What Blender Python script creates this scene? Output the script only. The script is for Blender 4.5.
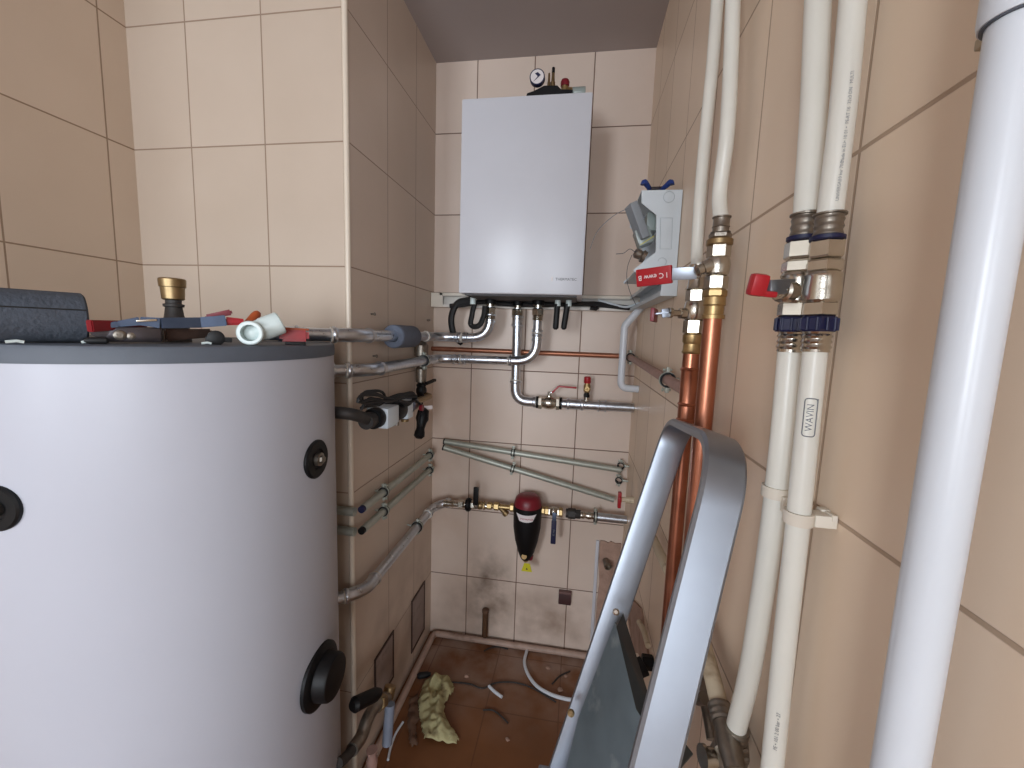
import bpy, bmesh, math, random
from mathutils import Vector, Matrix, noise
random.seed(7)
PI = math.pi
V = Vector
S = bpy.context.scene
for o in list(bpy.data.objects): bpy.data.objects.remove(o)
COL = S.collection
# ------------------------------------------------------------------ camera
HC = 1.54
FPX = 411.95
def _rot(rx, ry, rz):
    yaw = Matrix(((math.cos(ry), -math.sin(ry), 0), (math.sin(ry), math.cos(ry), 0), (0, 0, 1)))
    pit = Matrix(((1, 0, 0), (0, math.cos(rx), -math.sin(rx)), (0, math.sin(rx), math.cos(rx))))
    rol = Matrix(((math.cos(rz), 0, math.sin(rz)), (0, 1, 0), (-math.sin(rz), 0, math.cos(rz))))
    return yaw @ pit @ rol
RM = _rot(-.1194, .1545, -.0336)
cam = bpy.data.objects.new('camera', bpy.data.cameras.new('camera'))
COL.objects.link(cam); S.camera = cam
cr, cf, cu = RM.col[0], RM.col[1], RM.col[2]
cm = Matrix((cr, cu, -cf)).transposed().to_4x4(); cm.translation = V((0, 0, HC))
cam.matrix_world = cm
cam.data.sensor_width = 36; cam.data.lens = 36 * FPX / 1024; cam.data.clip_start = .02
# ------------------------------------------------------------------ world, light, exposure
W = bpy.data.worlds.new('world'); S.world = W; W.use_nodes = True
W.node_tree.nodes['Background'].inputs[0].default_value = (.75, .86, 1, 1)
W.node_tree.nodes['Background'].inputs[1].default_value = 1.0
S.view_settings.view_transform = 'Standard'; S.view_settings.look = 'None'
S.view_settings.gamma = 1; S.view_settings.use_curve_mapping = False
S.view_settings.exposure = 0.44
def area(name, loc, aim, sx, sy, power, col):
    l = bpy.data.lights.new(name, 'AREA'); l.shape = 'RECTANGLE'; l.size = sx; l.size_y = sy; l.energy = power; l.color = col
    o = bpy.data.objects.new(name, l); COL.objects.link(o); o.location = loc
    o.rotation_euler = (V(aim) - V(loc)).to_track_quat('-Z', 'Y').to_euler(); return o
# daylight from the window behind the photographer, then an added fill lamp
area('window_daylight', (-1.35, -3.26, 1.75), (-.75, 0, 1.6), .8, 1.2, 52, (.86, .93, 1))
area('added_fill_light', (.75, -3.26, 1.6), (.3, 0, 1.4), 1.7, 1.3, 62, (.86, .93, 1))  # added lamp, lifts the shaded sides with soft fill
# ------------------------------------------------------------------ pixel ray -> point on a real plane
def ray(u, v): return RM @ V(((u - 512) / FPX, 1, (384 - v) / FPX))
def XP(u, v, x): d = ray(u, v); return V((0, 0, HC)) + d * (x / d.x)
def YP(u, v, y): d = ray(u, v); return V((0, 0, HC)) + d * (y / d.y)
def ZP(u, v, z): d = ray(u, v); return V((0, 0, HC)) + d * ((z - HC) / d.z)
def DP(u, v, s): return V((0, 0, HC)) + ray(u, v) * s
# ------------------------------------------------------------------ materials
MATS = {}
def lin(c): return tuple(((x / 255 + .055) / 1.055) ** 2.4 if x > 10 else x / 255 / 12.92 for x in c) + (1,)
def mat(name, rgb, rough=.5, metal=0., var=.06, scale=30, bump=0., coat=0., spec=.5, rvar=.0, dirt=None, alpha=None, bscale=None):
    if name in MATS: return MATS[name]
    m = bpy.data.materials.new(name); m.use_nodes = True; n = m.node_tree; b = n.nodes['Principled BSDF']
    b.inputs['Roughness'].default_value = rough; b.inputs['Metallic'].default_value = metal
    b.inputs['Coat Weight'].default_value = coat; b.inputs['Specular IOR Level'].default_value = spec
    tc = n.nodes.new('ShaderNodeTexCoord'); nz = n.nodes.new('ShaderNodeTexNoise'); nz.inputs['Scale'].default_value = scale
    nz.inputs['Detail'].default_value = 4
    n.links.new(tc.outputs['Object'], nz.inputs['Vector'])
    mx = n.nodes.new('ShaderNodeMix'); mx.data_type = 'RGBA'
    c = lin(rgb)
    mx.inputs[6].default_value = tuple(min(1, x * (1 - var * 2)) for x in c[:3]) + (1,)
    mx.inputs[7].default_value = tuple(min(1, x * (1 + var * 2)) for x in c[:3]) + (1,)
    n.links.new(nz.outputs['Fac'], mx.inputs[0]); out = mx.outputs[2]
    if dirt:
        n2 = n.nodes.new('ShaderNodeTexNoise'); n2.inputs['Scale'].default_value = dirt[2]; n2.inputs['Detail'].default_value = 6
        n.links.new(tc.outputs['Object'], n2.inputs['Vector'])
        r = n.nodes.new('ShaderNodeMapRange'); r.inputs[1].default_value = dirt[1]; r.inputs[2].default_value = dirt[1] + .18
        n.links.new(n2.outputs['Fac'], r.inputs[0])
        m2 = n.nodes.new('ShaderNodeMix'); m2.data_type = 'RGBA'; n.links.new(r.outputs[0], m2.inputs[0]); n.links.new(out, m2.inputs[6])
        m2.inputs[7].default_value = lin(dirt[0]); out = m2.outputs[2]
    n.links.new(out, b.inputs['Base Color'])
    if rvar:
        r = n.nodes.new('ShaderNodeMapRange'); r.inputs[3].default_value = rough - rvar; r.inputs[4].default_value = rough + rvar
        n.links.new(nz.outputs['Fac'], r.inputs[0]); n.links.new(r.outputs[0], b.inputs['Roughness'])
    if bump:
        nb = n.nodes.new('ShaderNodeTexNoise'); nb.inputs['Scale'].default_value = bscale or scale * 4; nb.inputs['Detail'].default_value = 5
        n.links.new(tc.outputs['Object'], nb.inputs['Vector'])
        bp = n.nodes.new('ShaderNodeBump'); bp.inputs['Strength'].default_value = bump; bp.inputs['Distance'].default_value = .004
        n.links.new(nb.outputs['Fac'], bp.inputs['Height']); n.links.new(bp.outputs[0], b.inputs['Normal'])
    MATS[name] = m; return m
TW, TH, Z1 = .25, .3486, .183 + HC
def tilemat(name, ax, u0, base=(206, 187, 165), grout=(139, 117, 98), gw=.0034, stains=(), only_rows=False):
    m = bpy.data.materials.new(name); m.use_nodes = True; n = m.node_tree; b = n.nodes['Principled BSDF']
    N = n.nodes.new; L = n.links.new
    def M(op, a, c=None, d=None):
        x = N('ShaderNodeMath'); x.operation = op
        for i, y in enumerate((a, c, d)):
            if y is None: continue
            if isinstance(y, (int, float)): x.inputs[i].default_value = y
            else: L(y, x.inputs[i])
        return x.outputs[0]
    g = N('ShaderNodeNewGeometry'); s = N('ShaderNodeSeparateXYZ'); L(g.outputs['Position'], s.inputs[0])
    def dist(p, o, w):
        q = M('DIVIDE', M('SUBTRACT', p, o), w); fl = M('FLOOR', q); f = M('FRACT', M('ADD', q, .5))
        return M('MULTIPLY', M('ABSOLUTE', M('SUBTRACT', f, .5)), w), fl
    du, fu = dist(s.outputs[0 if ax == 'X' else 1], u0, TW); dv, fv = dist(s.outputs[2], Z1, TH)
    dd = dv if only_rows else M('MINIMUM', du, dv)
    mr = N('ShaderNodeMapRange'); mr.interpolation_type = 'SMOOTHSTEP'
    mr.inputs[1].default_value = gw * .42; mr.inputs[2].default_value = gw * .75; L(dd, mr.inputs[0]); mask = mr.outputs[0]
    cb = N('ShaderNodeCombineXYZ'); L(fu, cb.inputs[0]); L(fv, cb.inputs[1]); wn = N('ShaderNodeTexWhiteNoise'); L(cb.outputs[0], wn.inputs[0])
    nz = N('ShaderNodeTexNoise'); nz.inputs['Scale'].default_value = 5; nz.inputs['Detail'].default_value = 5; L(g.outputs['Position'], nz.inputs['Vector'])
    k = M('ADD', M('MULTIPLY', wn.outputs[0], .35), M('MULTIPLY', nz.outputs['Fac'], .65))
    c = lin(base)
    mx = N('ShaderNodeMix'); mx.data_type = 'RGBA'; L(k, mx.inputs[0])
    mx.inputs[6].default_value = (c[0] * .90, c[1] * .88, c[2] * .86, 1); mx.inputs[7].default_value = (c[0] * 1.07, c[1] * 1.08, c[2] * 1.1, 1)
    col = mx.outputs[2]
    for (p, rad, sc, amt, rgb) in stains:
        vm = N('ShaderNodeVectorMath'); vm.operation = 'SUBTRACT'; L(g.outputs['Position'], vm.inputs[0]); vm.inputs[1].default_value = p
        vs = N('ShaderNodeVectorMath'); vs.operation = 'DIVIDE'; L(vm.outputs[0], vs.inputs[0]); vs.inputs[1].default_value = rad
        ln = N('ShaderNodeVectorMath'); ln.operation = 'LENGTH'; L(vs.outputs[0], ln.inputs[0])
        r = N('ShaderNodeMapRange'); r.inputs[1].default_value = 1; r.inputs[2].default_value = .25; L(ln.outputs['Value'], r.inputs[0])
        nn = N('ShaderNodeTexNoise'); nn.inputs['Scale'].default_value = sc; nn.inputs['Detail'].default_value = 7; L(g.outputs['Position'], nn.inputs['Vector'])
        r2 = N('ShaderNodeMapRange'); r2.inputs[1].default_value = .38; r2.inputs[2].default_value = .68; L(nn.outputs['Fac'], r2.inputs[0])
        f = M('MULTIPLY', M('MULTIPLY', r.outputs[0], r2.outputs[0]), amt)
        m2 = N('ShaderNodeMix'); m2.data_type = 'RGBA'; L(f, m2.inputs[0]); L(col, m2.inputs[6]); m2.inputs[7].default_value = lin(rgb); col = m2.outputs[2]
    m3 = N('ShaderNodeMix'); m3.data_type = 'RGBA'; L(mask, m3.inputs[0]); m3.inputs[6].default_value = lin(grout); L(col, m3.inputs[7])
    L(m3.outputs[2], b.inputs['Base Color'])
    rr = N('ShaderNodeMapRange'); rr.inputs[3].default_value = .85; rr.inputs[4].default_value = .38; L(mask, rr.inputs[0]); L(rr.outputs[0], b.inputs['Roughness'])
    b.inputs['Specular IOR Level'].default_value = .35
    n2 = N('ShaderNodeTexNoise'); n2.inputs['Scale'].default_value = 60; L(g.outputs['Position'], n2.inputs['Vector'])
    bp = N('ShaderNodeBump'); bp.inputs['Strength'].default_value = .6; bp.inputs['Distance'].default_value = .0015
    L(M('ADD', mask, M('MULTIPLY', n2.outputs['Fac'], .05)), bp.inputs['Height']); L(bp.outputs[0], b.inputs['Normal'])
    return m
STEEL = mat('galvanised_steel', (204, 210, 218), .3, 1, .10, 60, rvar=.08)
STEELD = mat('dull_galvanised_steel', (178, 182, 172), .48, .55, .10, 50, rvar=.08)
NICK = mat('nickel_plated_brass', (196, 190, 178), .24, 1, .08, 60, rvar=.06)
NICKD = mat('tarnished_nickel', (140, 132, 122), .4, .9, .2, 60, bump=.1)
BRASS = mat('brass', (182, 156, 112), .42, 1, .12, 60)
BRASSD = mat('dull_brass', (150, 128, 94), .42, .9, .15, 60)
COPPER = mat('copper', (188, 124, 98), .34, 1, .14, 25, rvar=.08)
COPPERD = mat('dull_copper', (166, 112, 88), .42, .85, .14, 25)
COPPERP = mat('painted_copper', (168, 134, 124), .55, .1, .12, 40, bump=.1)
ALU = mat('brushed_aluminium', (152, 158, 168), .40, .9, .06, 18, rvar=.06)
ALUS = mat('scuffed_aluminium_sheet', (128, 142, 148), .45, .75, .10, 25, rvar=.08, dirt=((190, 198, 200), .60, 14))
WHITEP = mat('white_enamel', (206, 207, 214), .3, 0, .02, 8)
TANKW = mat('white_tank_foil', (184, 186, 196), .40, 0, .02, 4, coat=0, bump=.04, bscale=9)
PEX = mat('white_pex', (230, 229, 220), .34, 0, .03, 12)
PVC = mat('white_pvc', (214, 219, 226), .3, 0, .02, 10)
CREAM = mat('cream_plastic', (224, 216, 202), .45, 0, .04, 30)
CREAMD = mat('dirty_cream_pipe', (206, 192, 166), .5, 0, .08, 30, dirt=((150, 128, 98), .58, 25))
BOXW = mat('light_grey_plastic', (205, 214, 220), .4, 0, .02, 20)
GREY = mat('grey_lid_plastic', (84, 90, 100), .55, 0, .06, 25, bump=.1)
FOAM = mat('dark_grey_foam', (72, 78, 88), .85, 0, .12, 60, bump=.5, bscale=160)
FOAML = mat('blue_grey_foam', (98, 106, 122), .8, 0, .08, 60, bump=.3)
BLACK = mat('black_plastic', (11, 11, 13), .5, 0, .1, 40, spec=.3)
RUBBER = mat('black_rubber', (15, 15, 17), .6, 0, .15, 60)
DARKP = mat('dark_insulated_pipe', (52, 48, 46), .6, 0, .2, 40, bump=.2)
RED = mat('red_plastic', (166, 26, 36), .35, 0, .06, 30)
REDD = mat('dark_red_plastic', (120, 22, 36), .4, 0, .08, 30)
REDT = mat('red_tool_enamel', (124, 22, 28), .35, 0, .15, 50)
ORANGE = mat('orange_grip', (178, 84, 42), .5, 0, .1, 40)
BLUE = mat('navy_blue_plastic', (14, 20, 62), .5, 0, .1, 40)
BLUEG = mat('blue_tool_grip', (28, 58, 128), .45, 0, .1, 40)
TOOLST = mat('tool_steel', (84, 80, 84), .33, .9, .2, 50, rvar=.1)
TOOLBL = mat('blue_grey_tool_steel', (84, 98, 122), .35, .6, .12, 40)
YELLOW = mat('yellow_tag', (208, 200, 40), .5, 0, .05, 30)
PPR = mat('pale_ppr_plastic', (206, 218, 216), .35, 0, .03, 20)
MARK = mat('ink_grey', (120, 124, 130), .6, 0, .05, 20)
INK = mat('ink_dark', (70, 70, 76), .6, 0, .05, 20)
WHITEI = mat('white_print', (232, 225, 225), .5, 0, .02, 20)
RAG = mat('yellow_cloth', (180, 173, 130), .9, 0, .15, 20, bump=.4, dirt=((104, 84, 56), .56, 22))
GLOVE = mat('brown_cloth', (104, 78, 62), .9, 0, .2, 20, bump=.4)
PLASTER = mat('rough_pink_plaster', (172, 142, 126), .9, 0, .18, 20, bump=.8, dirt=((120, 84, 66), .58, 14))
BROWNP = mat('brown_plastic', (72, 46, 46), .4, 0, .1, 30)
RUST = mat('rusty_pipe', (94, 66, 44), .7, .3, .3, 40, bump=.4)
FLOORP = mat('pinkish_painted_pipe', (176, 150, 136), .55, 0, .12, 30, dirt=((112, 82, 66), .56, 10))
GLASSY = mat('clear_grey_plastic', (150, 160, 156), .2, 0, .05, 30)
# ------------------------------------------------------------------ mesh helpers
def basis(d):
    d = V(d).normalized(); a = V((0, 0, 1)) if abs(d.z) < .9 else V((1, 0, 0))
    x = a.cross(d).normalized(); return x, d.cross(x).normalized(), d
def rings(bm, R, closed=False):
    for i in range(len(R) - (0 if closed else 1)):
        A, B = R[i], R[(i + 1) % len(R)]
        for j in range(len(A)):
            k = (j + 1) % len(A)
            try: bm.faces.new((A[j], A[k], B[k], B[j]))
            except ValueError: pass
def lathe(bm, p, d, prof, seg=24, caps=True, ph=0., sy=1.):
    x, y, d = basis(d); p = V(p); R = []
    for t, r in prof:
        R.append([bm.verts.new(p + d * t + (x * math.cos(a) + y * (math.sin(a) * sy)) * max(r, 1e-5)) for a in [2 * PI * k / seg + ph for k in range(seg)]])
    rings(bm, R)
    if caps:
        bm.faces.new(R[0][::-1]); bm.faces.new(R[-1])
    return bm
def hexn(bm, p, d, L, r, ph=.26):
    c = r * .12; lathe(bm, p, d, [(0, r * .88), (c, r), (L - c, r), (L, r * .88)], 6, ph=ph); return bm
def cyl(bm, a, b, r, seg=16): a, b = V(a), V(b); return lathe(bm, a, b - a, [(0, r), ((b - a).length, r)], seg)
def fillet(pts, R, n=7):
    pts = [V(p) for p in pts]; out = [pts[0]]
    for i in range(1, len(pts) - 1):
        a, b, c = pts[i - 1], pts[i], pts[i + 1]; u = (a - b).normalized(); w = (c - b).normalized()
        ang = u.angle(w); t = min(R / math.tan(ang / 2), (a - b).length * .49, (c - b).length * .49)
        s, e = b + u * t, b + w * t
        for k in range(n + 1):
            f = k / n; out.append(s.lerp(b, f).lerp(b.lerp(e, f), f))
    out.append(pts[-1]); return out
def smooth(pts, n=6):
    P = [V(p) for p in pts]; N_ = len(P); out = []; T_ = []
    for i in range(N_):
        if i == 0: T_.append((P[1] - P[0]).normalized())
        elif i == N_ - 1: T_.append((P[-1] - P[-2]).normalized())
        else:
            a, b = P[i] - P[i - 1], P[i + 1] - P[i]; T_.append((a.normalized() * b.length + b.normalized() * a.length).normalized())
    for i in range(N_ - 1):
        L = (P[i + 1] - P[i]).length
        for k in range(n):
            t = k / n; h1 = 2 * t ** 3 - 3 * t ** 2 + 1; h2 = t ** 3 - 2 * t ** 2 + t; h3 = 1 - h1; h4 = t ** 3 - t ** 2
            out.append(P[i] * h1 + T_[i] * L * h2 + P[i + 1] * h3 + T_[i + 1] * L * h4)
    out.append(P[-1]); return out
def tube(bm, pts, r, seg=12, closed=False):
    pts = [V(p) for p in pts]; n = len(pts); R = []; x = None
    rr = r if callable(r) else (lambda f: r)
    for i in range(n):
        t = (pts[(i + 1) % n if closed else min(i + 1, n - 1)] - pts[i - 1 if closed else max(i - 1, 0)]).normalized()
        if x is None: x = basis(t)[0]
        x = (x - t * x.dot(t)).normalized(); y = t.cross(x); q = rr(i / max(1, n - 1))
        R.append([bm.verts.new(pts[i] + (x * math.cos(a) + y * math.sin(a)) * q) for a in [2 * PI * k / seg for k in range(seg)]])
    rings(bm, R, closed)
    if not closed: bm.faces.new(R[0][::-1]); bm.faces.new(R[-1])
    return bm
def torus(bm, c, d, R, r, seg=24, s2=8, a0=0, a1=2 * PI):
    x, y, d = basis(d); full = abs(a1 - a0 - 2 * PI) < 1e-4; n = seg if full else seg + 1
    return tube(bm, [V(c) + (x * math.cos(a0 + (a1 - a0) * k / seg) + y * math.sin(a0 + (a1 - a0) * k / seg)) * R for k in range(n)], r, s2, full)
def box(bm, c, s, X=(1, 0, 0), Y=None, Z=None, bev=0.):
    X = V(X).normalized(); Z = V(Z or (0, 0, 1)); Y = V(Y).normalized() if Y else Z.cross(X).normalized(); Z = X.cross(Y).normalized()
    c = V(c); vs = []
    for k in (-.5, .5):
        for j in (-.5, .5):
            for i in (-.5, .5): vs.append(bm.verts.new(c + X * s[0] * i + Y * s[1] * j + Z * s[2] * k))
    fs = [bm.faces.new([vs[i] for i in f]) for f in ((0, 2, 3, 1), (4, 5, 7, 6), (0, 1, 5, 4), (2, 6, 7, 3), (0, 4, 6, 2), (1, 3, 7, 5))]
    if bev:
        es = list({e for f in fs for e in f.edges}); bmesh.ops.bevel(bm, geom=es, offset=bev, segments=2, affect='EDGES', profile=.6)
    return bm
def bxr(bm, x0, x1, y0, y1, z0, z1, bev=0.): return box(bm, ((x0 + x1) / 2, (y0 + y1) / 2, (z0 + z1) / 2), (x1 - x0, y1 - y0, z1 - z0), bev=bev)
def prism(bm, poly, h):
    A = [bm.verts.new(V(p)) for p in poly]; B = [bm.verts.new(V(p) + V(h)) for p in poly]; n = len(A)
    bm.faces.new(A[::-1]); bm.faces.new(B)
    for i in range(n): bm.faces.new((A[i], A[(i + 1) % n], B[(i + 1) % n], B[i]))
    return bm
def BM(): return bmesh.new()
ORI = {}
def mesh_obj(name, bm, m, origin, sharp=32):
    bmesh.ops.recalc_face_normals(bm, faces=bm.faces); me = bpy.data.meshes.new(name); bm.to_mesh(me); bm.free()
    me.transform(Matrix.Translation(-origin)); me.shade_smooth(); me.set_sharp_from_angle(angle=math.radians(sharp))
    me.materials.append(m); o = bpy.data.objects.new(name, me); COL.objects.link(o); return o
def thing(name, label, cat, loc, group=None):
    o = bpy.data.objects.new(name, None); COL.objects.link(o); o.location = loc; o.empty_display_size = .05
    o['label'] = label; o['category'] = cat
    if group: o['group'] = group
    ORI[o.name] = V(loc); return o
def part(name, bm, m, parent, label=None, sharp=32):
    og = ORI[parent.name]; o = mesh_obj(name, bm, m, og, sharp); o.parent = parent; ORI[o.name] = og
    if label: o['label'] = label
    return o
def solo(name, bm, m, label, cat, group=None, sharp=32, kind=None):
    cs = [v.co for v in bm.verts]; og = V((sum(c.x for c in cs) / len(cs), sum(c.y for c in cs) / len(cs), min(c.z for c in cs)))
    o = mesh_obj(name, bm, m, og, sharp); o.location = og; ORI[o.name] = og
    o['label'] = label; o['category'] = cat
    if group: o['group'] = group
    if kind: o['kind'] = kind
    return o
def struct(name, bm, m, parent=None):
    if parent: return part(name, bm, m, parent)
    o = mesh_obj(name, bm, m, V((0, 0, 0))); o['kind'] = 'structure'; ORI[o.name] = V((0, 0, 0)); return o
def textmesh(bm, s, size, org, xd, yd, lift=.0006, cylr=None, font_w=1.):
    cu_ = bpy.data.curves.new('t', 'FONT'); cu_.body = s; cu_.size = size; cu_.align_x = 'CENTER'; cu_.align_y = 'CENTER'; cu_.resolution_u = 2
    ob = bpy.data.objects.new('t', cu_); me = ob.to_mesh(); xd = V(xd).normalized(); yd = V(yd).normalized(); nd = xd.cross(yd); M_ = []
    for v in me.vertices:
        x, y = v.co.x * font_w, v.co.y
        if cylr:   # text runs along xd (the pipe's axis), wraps round it in yd
            a = y / cylr; q = V(org) + xd * x + yd * math.sin(a) * (cylr + lift) + nd * ((cylr + lift) * math.cos(a) - cylr)
        else: q = V(org) + xd * x + yd * y + nd * lift
        M_.append(bm.verts.new(q))
    for p in me.polygons:
        try: bm.faces.new([M_[i] for i in p.vertices])
        except ValueError: pass
    ob.to_mesh_clear(); bpy.data.objects.remove(ob); bpy.data.curves.remove(cu_)
    return bm
# ------------------------------------------------------------------ setting
XL, Y1, X2, Y2, XR, CEIL, YB, YM, RL, RR_ = -1.395, 1.156, -.678, 1.885, .253, 1.174 + HC, -3.2, -.45, -2.6, 1.9
T = .12
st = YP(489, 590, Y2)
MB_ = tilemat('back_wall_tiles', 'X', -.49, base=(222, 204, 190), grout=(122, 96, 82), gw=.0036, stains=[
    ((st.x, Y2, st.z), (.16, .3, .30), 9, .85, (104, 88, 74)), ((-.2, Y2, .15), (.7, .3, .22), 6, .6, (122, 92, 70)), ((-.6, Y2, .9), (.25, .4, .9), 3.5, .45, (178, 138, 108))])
ML_ = tilemat('left_wall_tiles', 'Y', 1.08, base=(210, 189, 168), grout=(152, 128, 106))
MA_ = tilemat('alcove_wall_tiles', 'X', -.94, base=(199, 182, 165), grout=(152, 130, 112))  # same tile, base darkened so less light seems to fall here
MC_ = tilemat('chimney_side_tiles', 'Y', 1.409, base=(204, 184, 167), grout=(156, 134, 118), gw=.003, stains=[((X2, 1.5, .2), (.3, .9, .5), 6, .5, (120, 92, 74))])
MR_ = tilemat('right_wall_tiles', 'Y', .708, base=(238, 216, 192), grout=(184, 160, 138), stains=[((XR, 1.5, .9), (.3, .35, .35), 7, .5, (176, 164, 154))])  # same tile, base lightened to stand in for light on this wall
MCE = mat('ceiling_paint', (176, 166, 164), .9, 0, .04, 3)
fm = tilemat('floor_tiles', 'X', 0, base=(122, 72, 48), grout=(100, 60, 42))
def floormat():
    m = bpy.data.materials.new('red_brown_floor'); m.use_nodes = True; n = m.node_tree; b = n.nodes['Principled BSDF']; N = n.nodes.new; L = n.links.new
    g = N('ShaderNodeNewGeometry'); a = N('ShaderNodeTexNoise'); a.inputs['Scale'].default_value = 4; a.inputs['Detail'].default_value = 8; L(g.outputs['Position'], a.inputs[0])
    mx = N('ShaderNodeMix'); mx.data_type = 'RGBA'; L(a.outputs['Fac'], mx.inputs[0]); mx.inputs[6].default_value = lin((94, 58, 36)); mx.inputs[7].default_value = lin((148, 98, 62))
    s = N('ShaderNodeSeparateXYZ'); L(g.outputs['Position'], s.inputs[0])
    r = N('ShaderNodeMapRange'); r.inputs[1].default_value = 1.35; r.inputs[2].default_value = 1.85; L(s.outputs[1], r.inputs[0])
    c = N('ShaderNodeTexNoise'); c.inputs['Scale'].default_value = 7; c.inputs['Detail'].default_value = 8; L(g.outputs['Position'], c.inputs[0])
    r2 = N('ShaderNodeMapRange'); r2.inputs[1].default_value = .36; r2.inputs[2].default_value = .62; L(c.outputs['Fac'], r2.inputs[0])
    mm = N('ShaderNodeMath'); mm.operation = 'MULTIPLY'; L(r.outputs[0], mm.inputs[0]); L(r2.outputs[0], mm.inputs[1])
    m2 = N('ShaderNodeMix'); m2.data_type = 'RGBA'; L(mm.outputs[0], m2.inputs[0]); L(mx.outputs[2], m2.inputs[6]); m2.inputs[7].default_value = lin((156, 132, 118))
    br = N('ShaderNodeTexBrick'); br.offset = 0; br.inputs['Scale'].default_value = 1; br.inputs['Brick Width'].default_value = .3; br.inputs['Row Height'].default_value = .3
    br.inputs['Mortar Size'].default_value = .0025; br.inputs['Color1'].default_value = br.inputs['Color2'].default_value = (0, 0, 0, 1); br.inputs['Mortar'].default_value = (.5, .5, .5, 1)
    L(g.outputs['Position'], br.inputs[0])
    m3 = N('ShaderNodeMix'); m3.data_type = 'RGBA'; L(br.outputs['Color'], m3.inputs[0]); L(m2.outputs[2], m3.inputs[6]); m3.inputs[7].default_value = lin((86, 56, 42))
    L(m3.outputs[2], b.inputs['Base Color']); b.inputs['Roughness'].default_value = .42; b.inputs['Specular IOR Level'].default_value = .3
    bp = N('ShaderNodeBump'); bp.inputs['Strength'].default_value = .25; bp.inputs['Distance'].default_value = .003; L(c.outputs['Fac'], bp.inputs['Height']); L(bp.outputs[0], b.inputs['Normal'])
    return m
struct('floor', bxr(BM(), RL - T, RR_ + T, YB - T, Y2 + T, -.1, 0), floormat())
struct('ceiling', bxr(BM(), RL - T, RR_ + T, YB - T, Y2 + T, CEIL, CEIL + .1), MCE)
struct('wall_left', bxr(BM(), XL - T, XL, YM, Y1, 0, CEIL), ML_)
struct('wall_alcove', bxr(BM(), XL - T, X2 - .002, Y1, Y1 + .05, 0, CEIL), MA_)
struct('wall_chimney', bxr(BM(), X2 - T, X2, Y1 + .0012, Y2, 0, CEIL), MC_)
struct('wall_back', bxr(BM(), X2 - T, XR + T, Y2, Y2 + T, 0, CEIL), MB_)
struct('wall_right', bxr(BM(), XR, XR + T, YM, Y2, 0, CEIL), MR_)
PLAIN = mat('rear_wall_plaster', (236, 234, 230), .8, 0, .04, 4)
# unseen room, widened and whitened for fill light; its second window is added
wf = BM(); wz0, wz1 = 1.0, 2.4; wA = (-1.8, -.9); wB = (-.15, 1.65)
for a in ((RL - T, wA[0], 0, CEIL), (wA[1], wB[0], 0, CEIL), (wB[1], RR_ + T, 0, CEIL), (wA[0], wA[1], 0, wz0), (wA[0], wA[1], wz1, CEIL), (wB[0], wB[1], 0, wz0 - .1), (wB[0], wB[1], 2.3, CEIL)): bxr(wf, a[0], a[1], YB - T, YB, a[2], a[3])
struct('wall_front', wf, PLAIN)
struct('wall_room_left', bxr(BM(), RL - T, RL, YB, YM + T, 0, CEIL), PLAIN); struct('wall_room_right', bxr(BM(), RR_, RR_ + T, YB, YM + T, 0, CEIL), PLAIN)
struct('wall_return_left', bxr(BM(), RL, XL - T, YM, YM + T, 0, CEIL), PLAIN); struct('wall_return_right', bxr(BM(), XR + T, RR_, YM, YM + T, 0, CEIL), PLAIN)
for n_, (x0, x1), z0, z1 in ((1, wA, wz0, wz1), (2, wB, wz0 - .1, 2.3)):
    wn = BM()
    for a in ((x0, x0 + .05, z0, z1), (x1 - .05, x1, z0, z1), (x0 + .05, x1 - .05, z0, z0 + .05), (x0 + .05, x1 - .05, z1 - .05, z1)): bxr(wn, a[0], a[1], YB - .05, YB - .01, a[2], a[3], .004)
    struct('window_%d' % n_, wn, WHITEP)  # second frame is made up to go with the fill lamp
tr = BM(); lathe(tr, (X2 - .006, Y1 + .004, 0), (0, 0, 1), [(0, .0085), (CEIL, .0085)], 16)
struct('trim_1', tr, mat('cream_corner_trim', (222, 208, 190), .35, 0, .02, 10))
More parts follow.
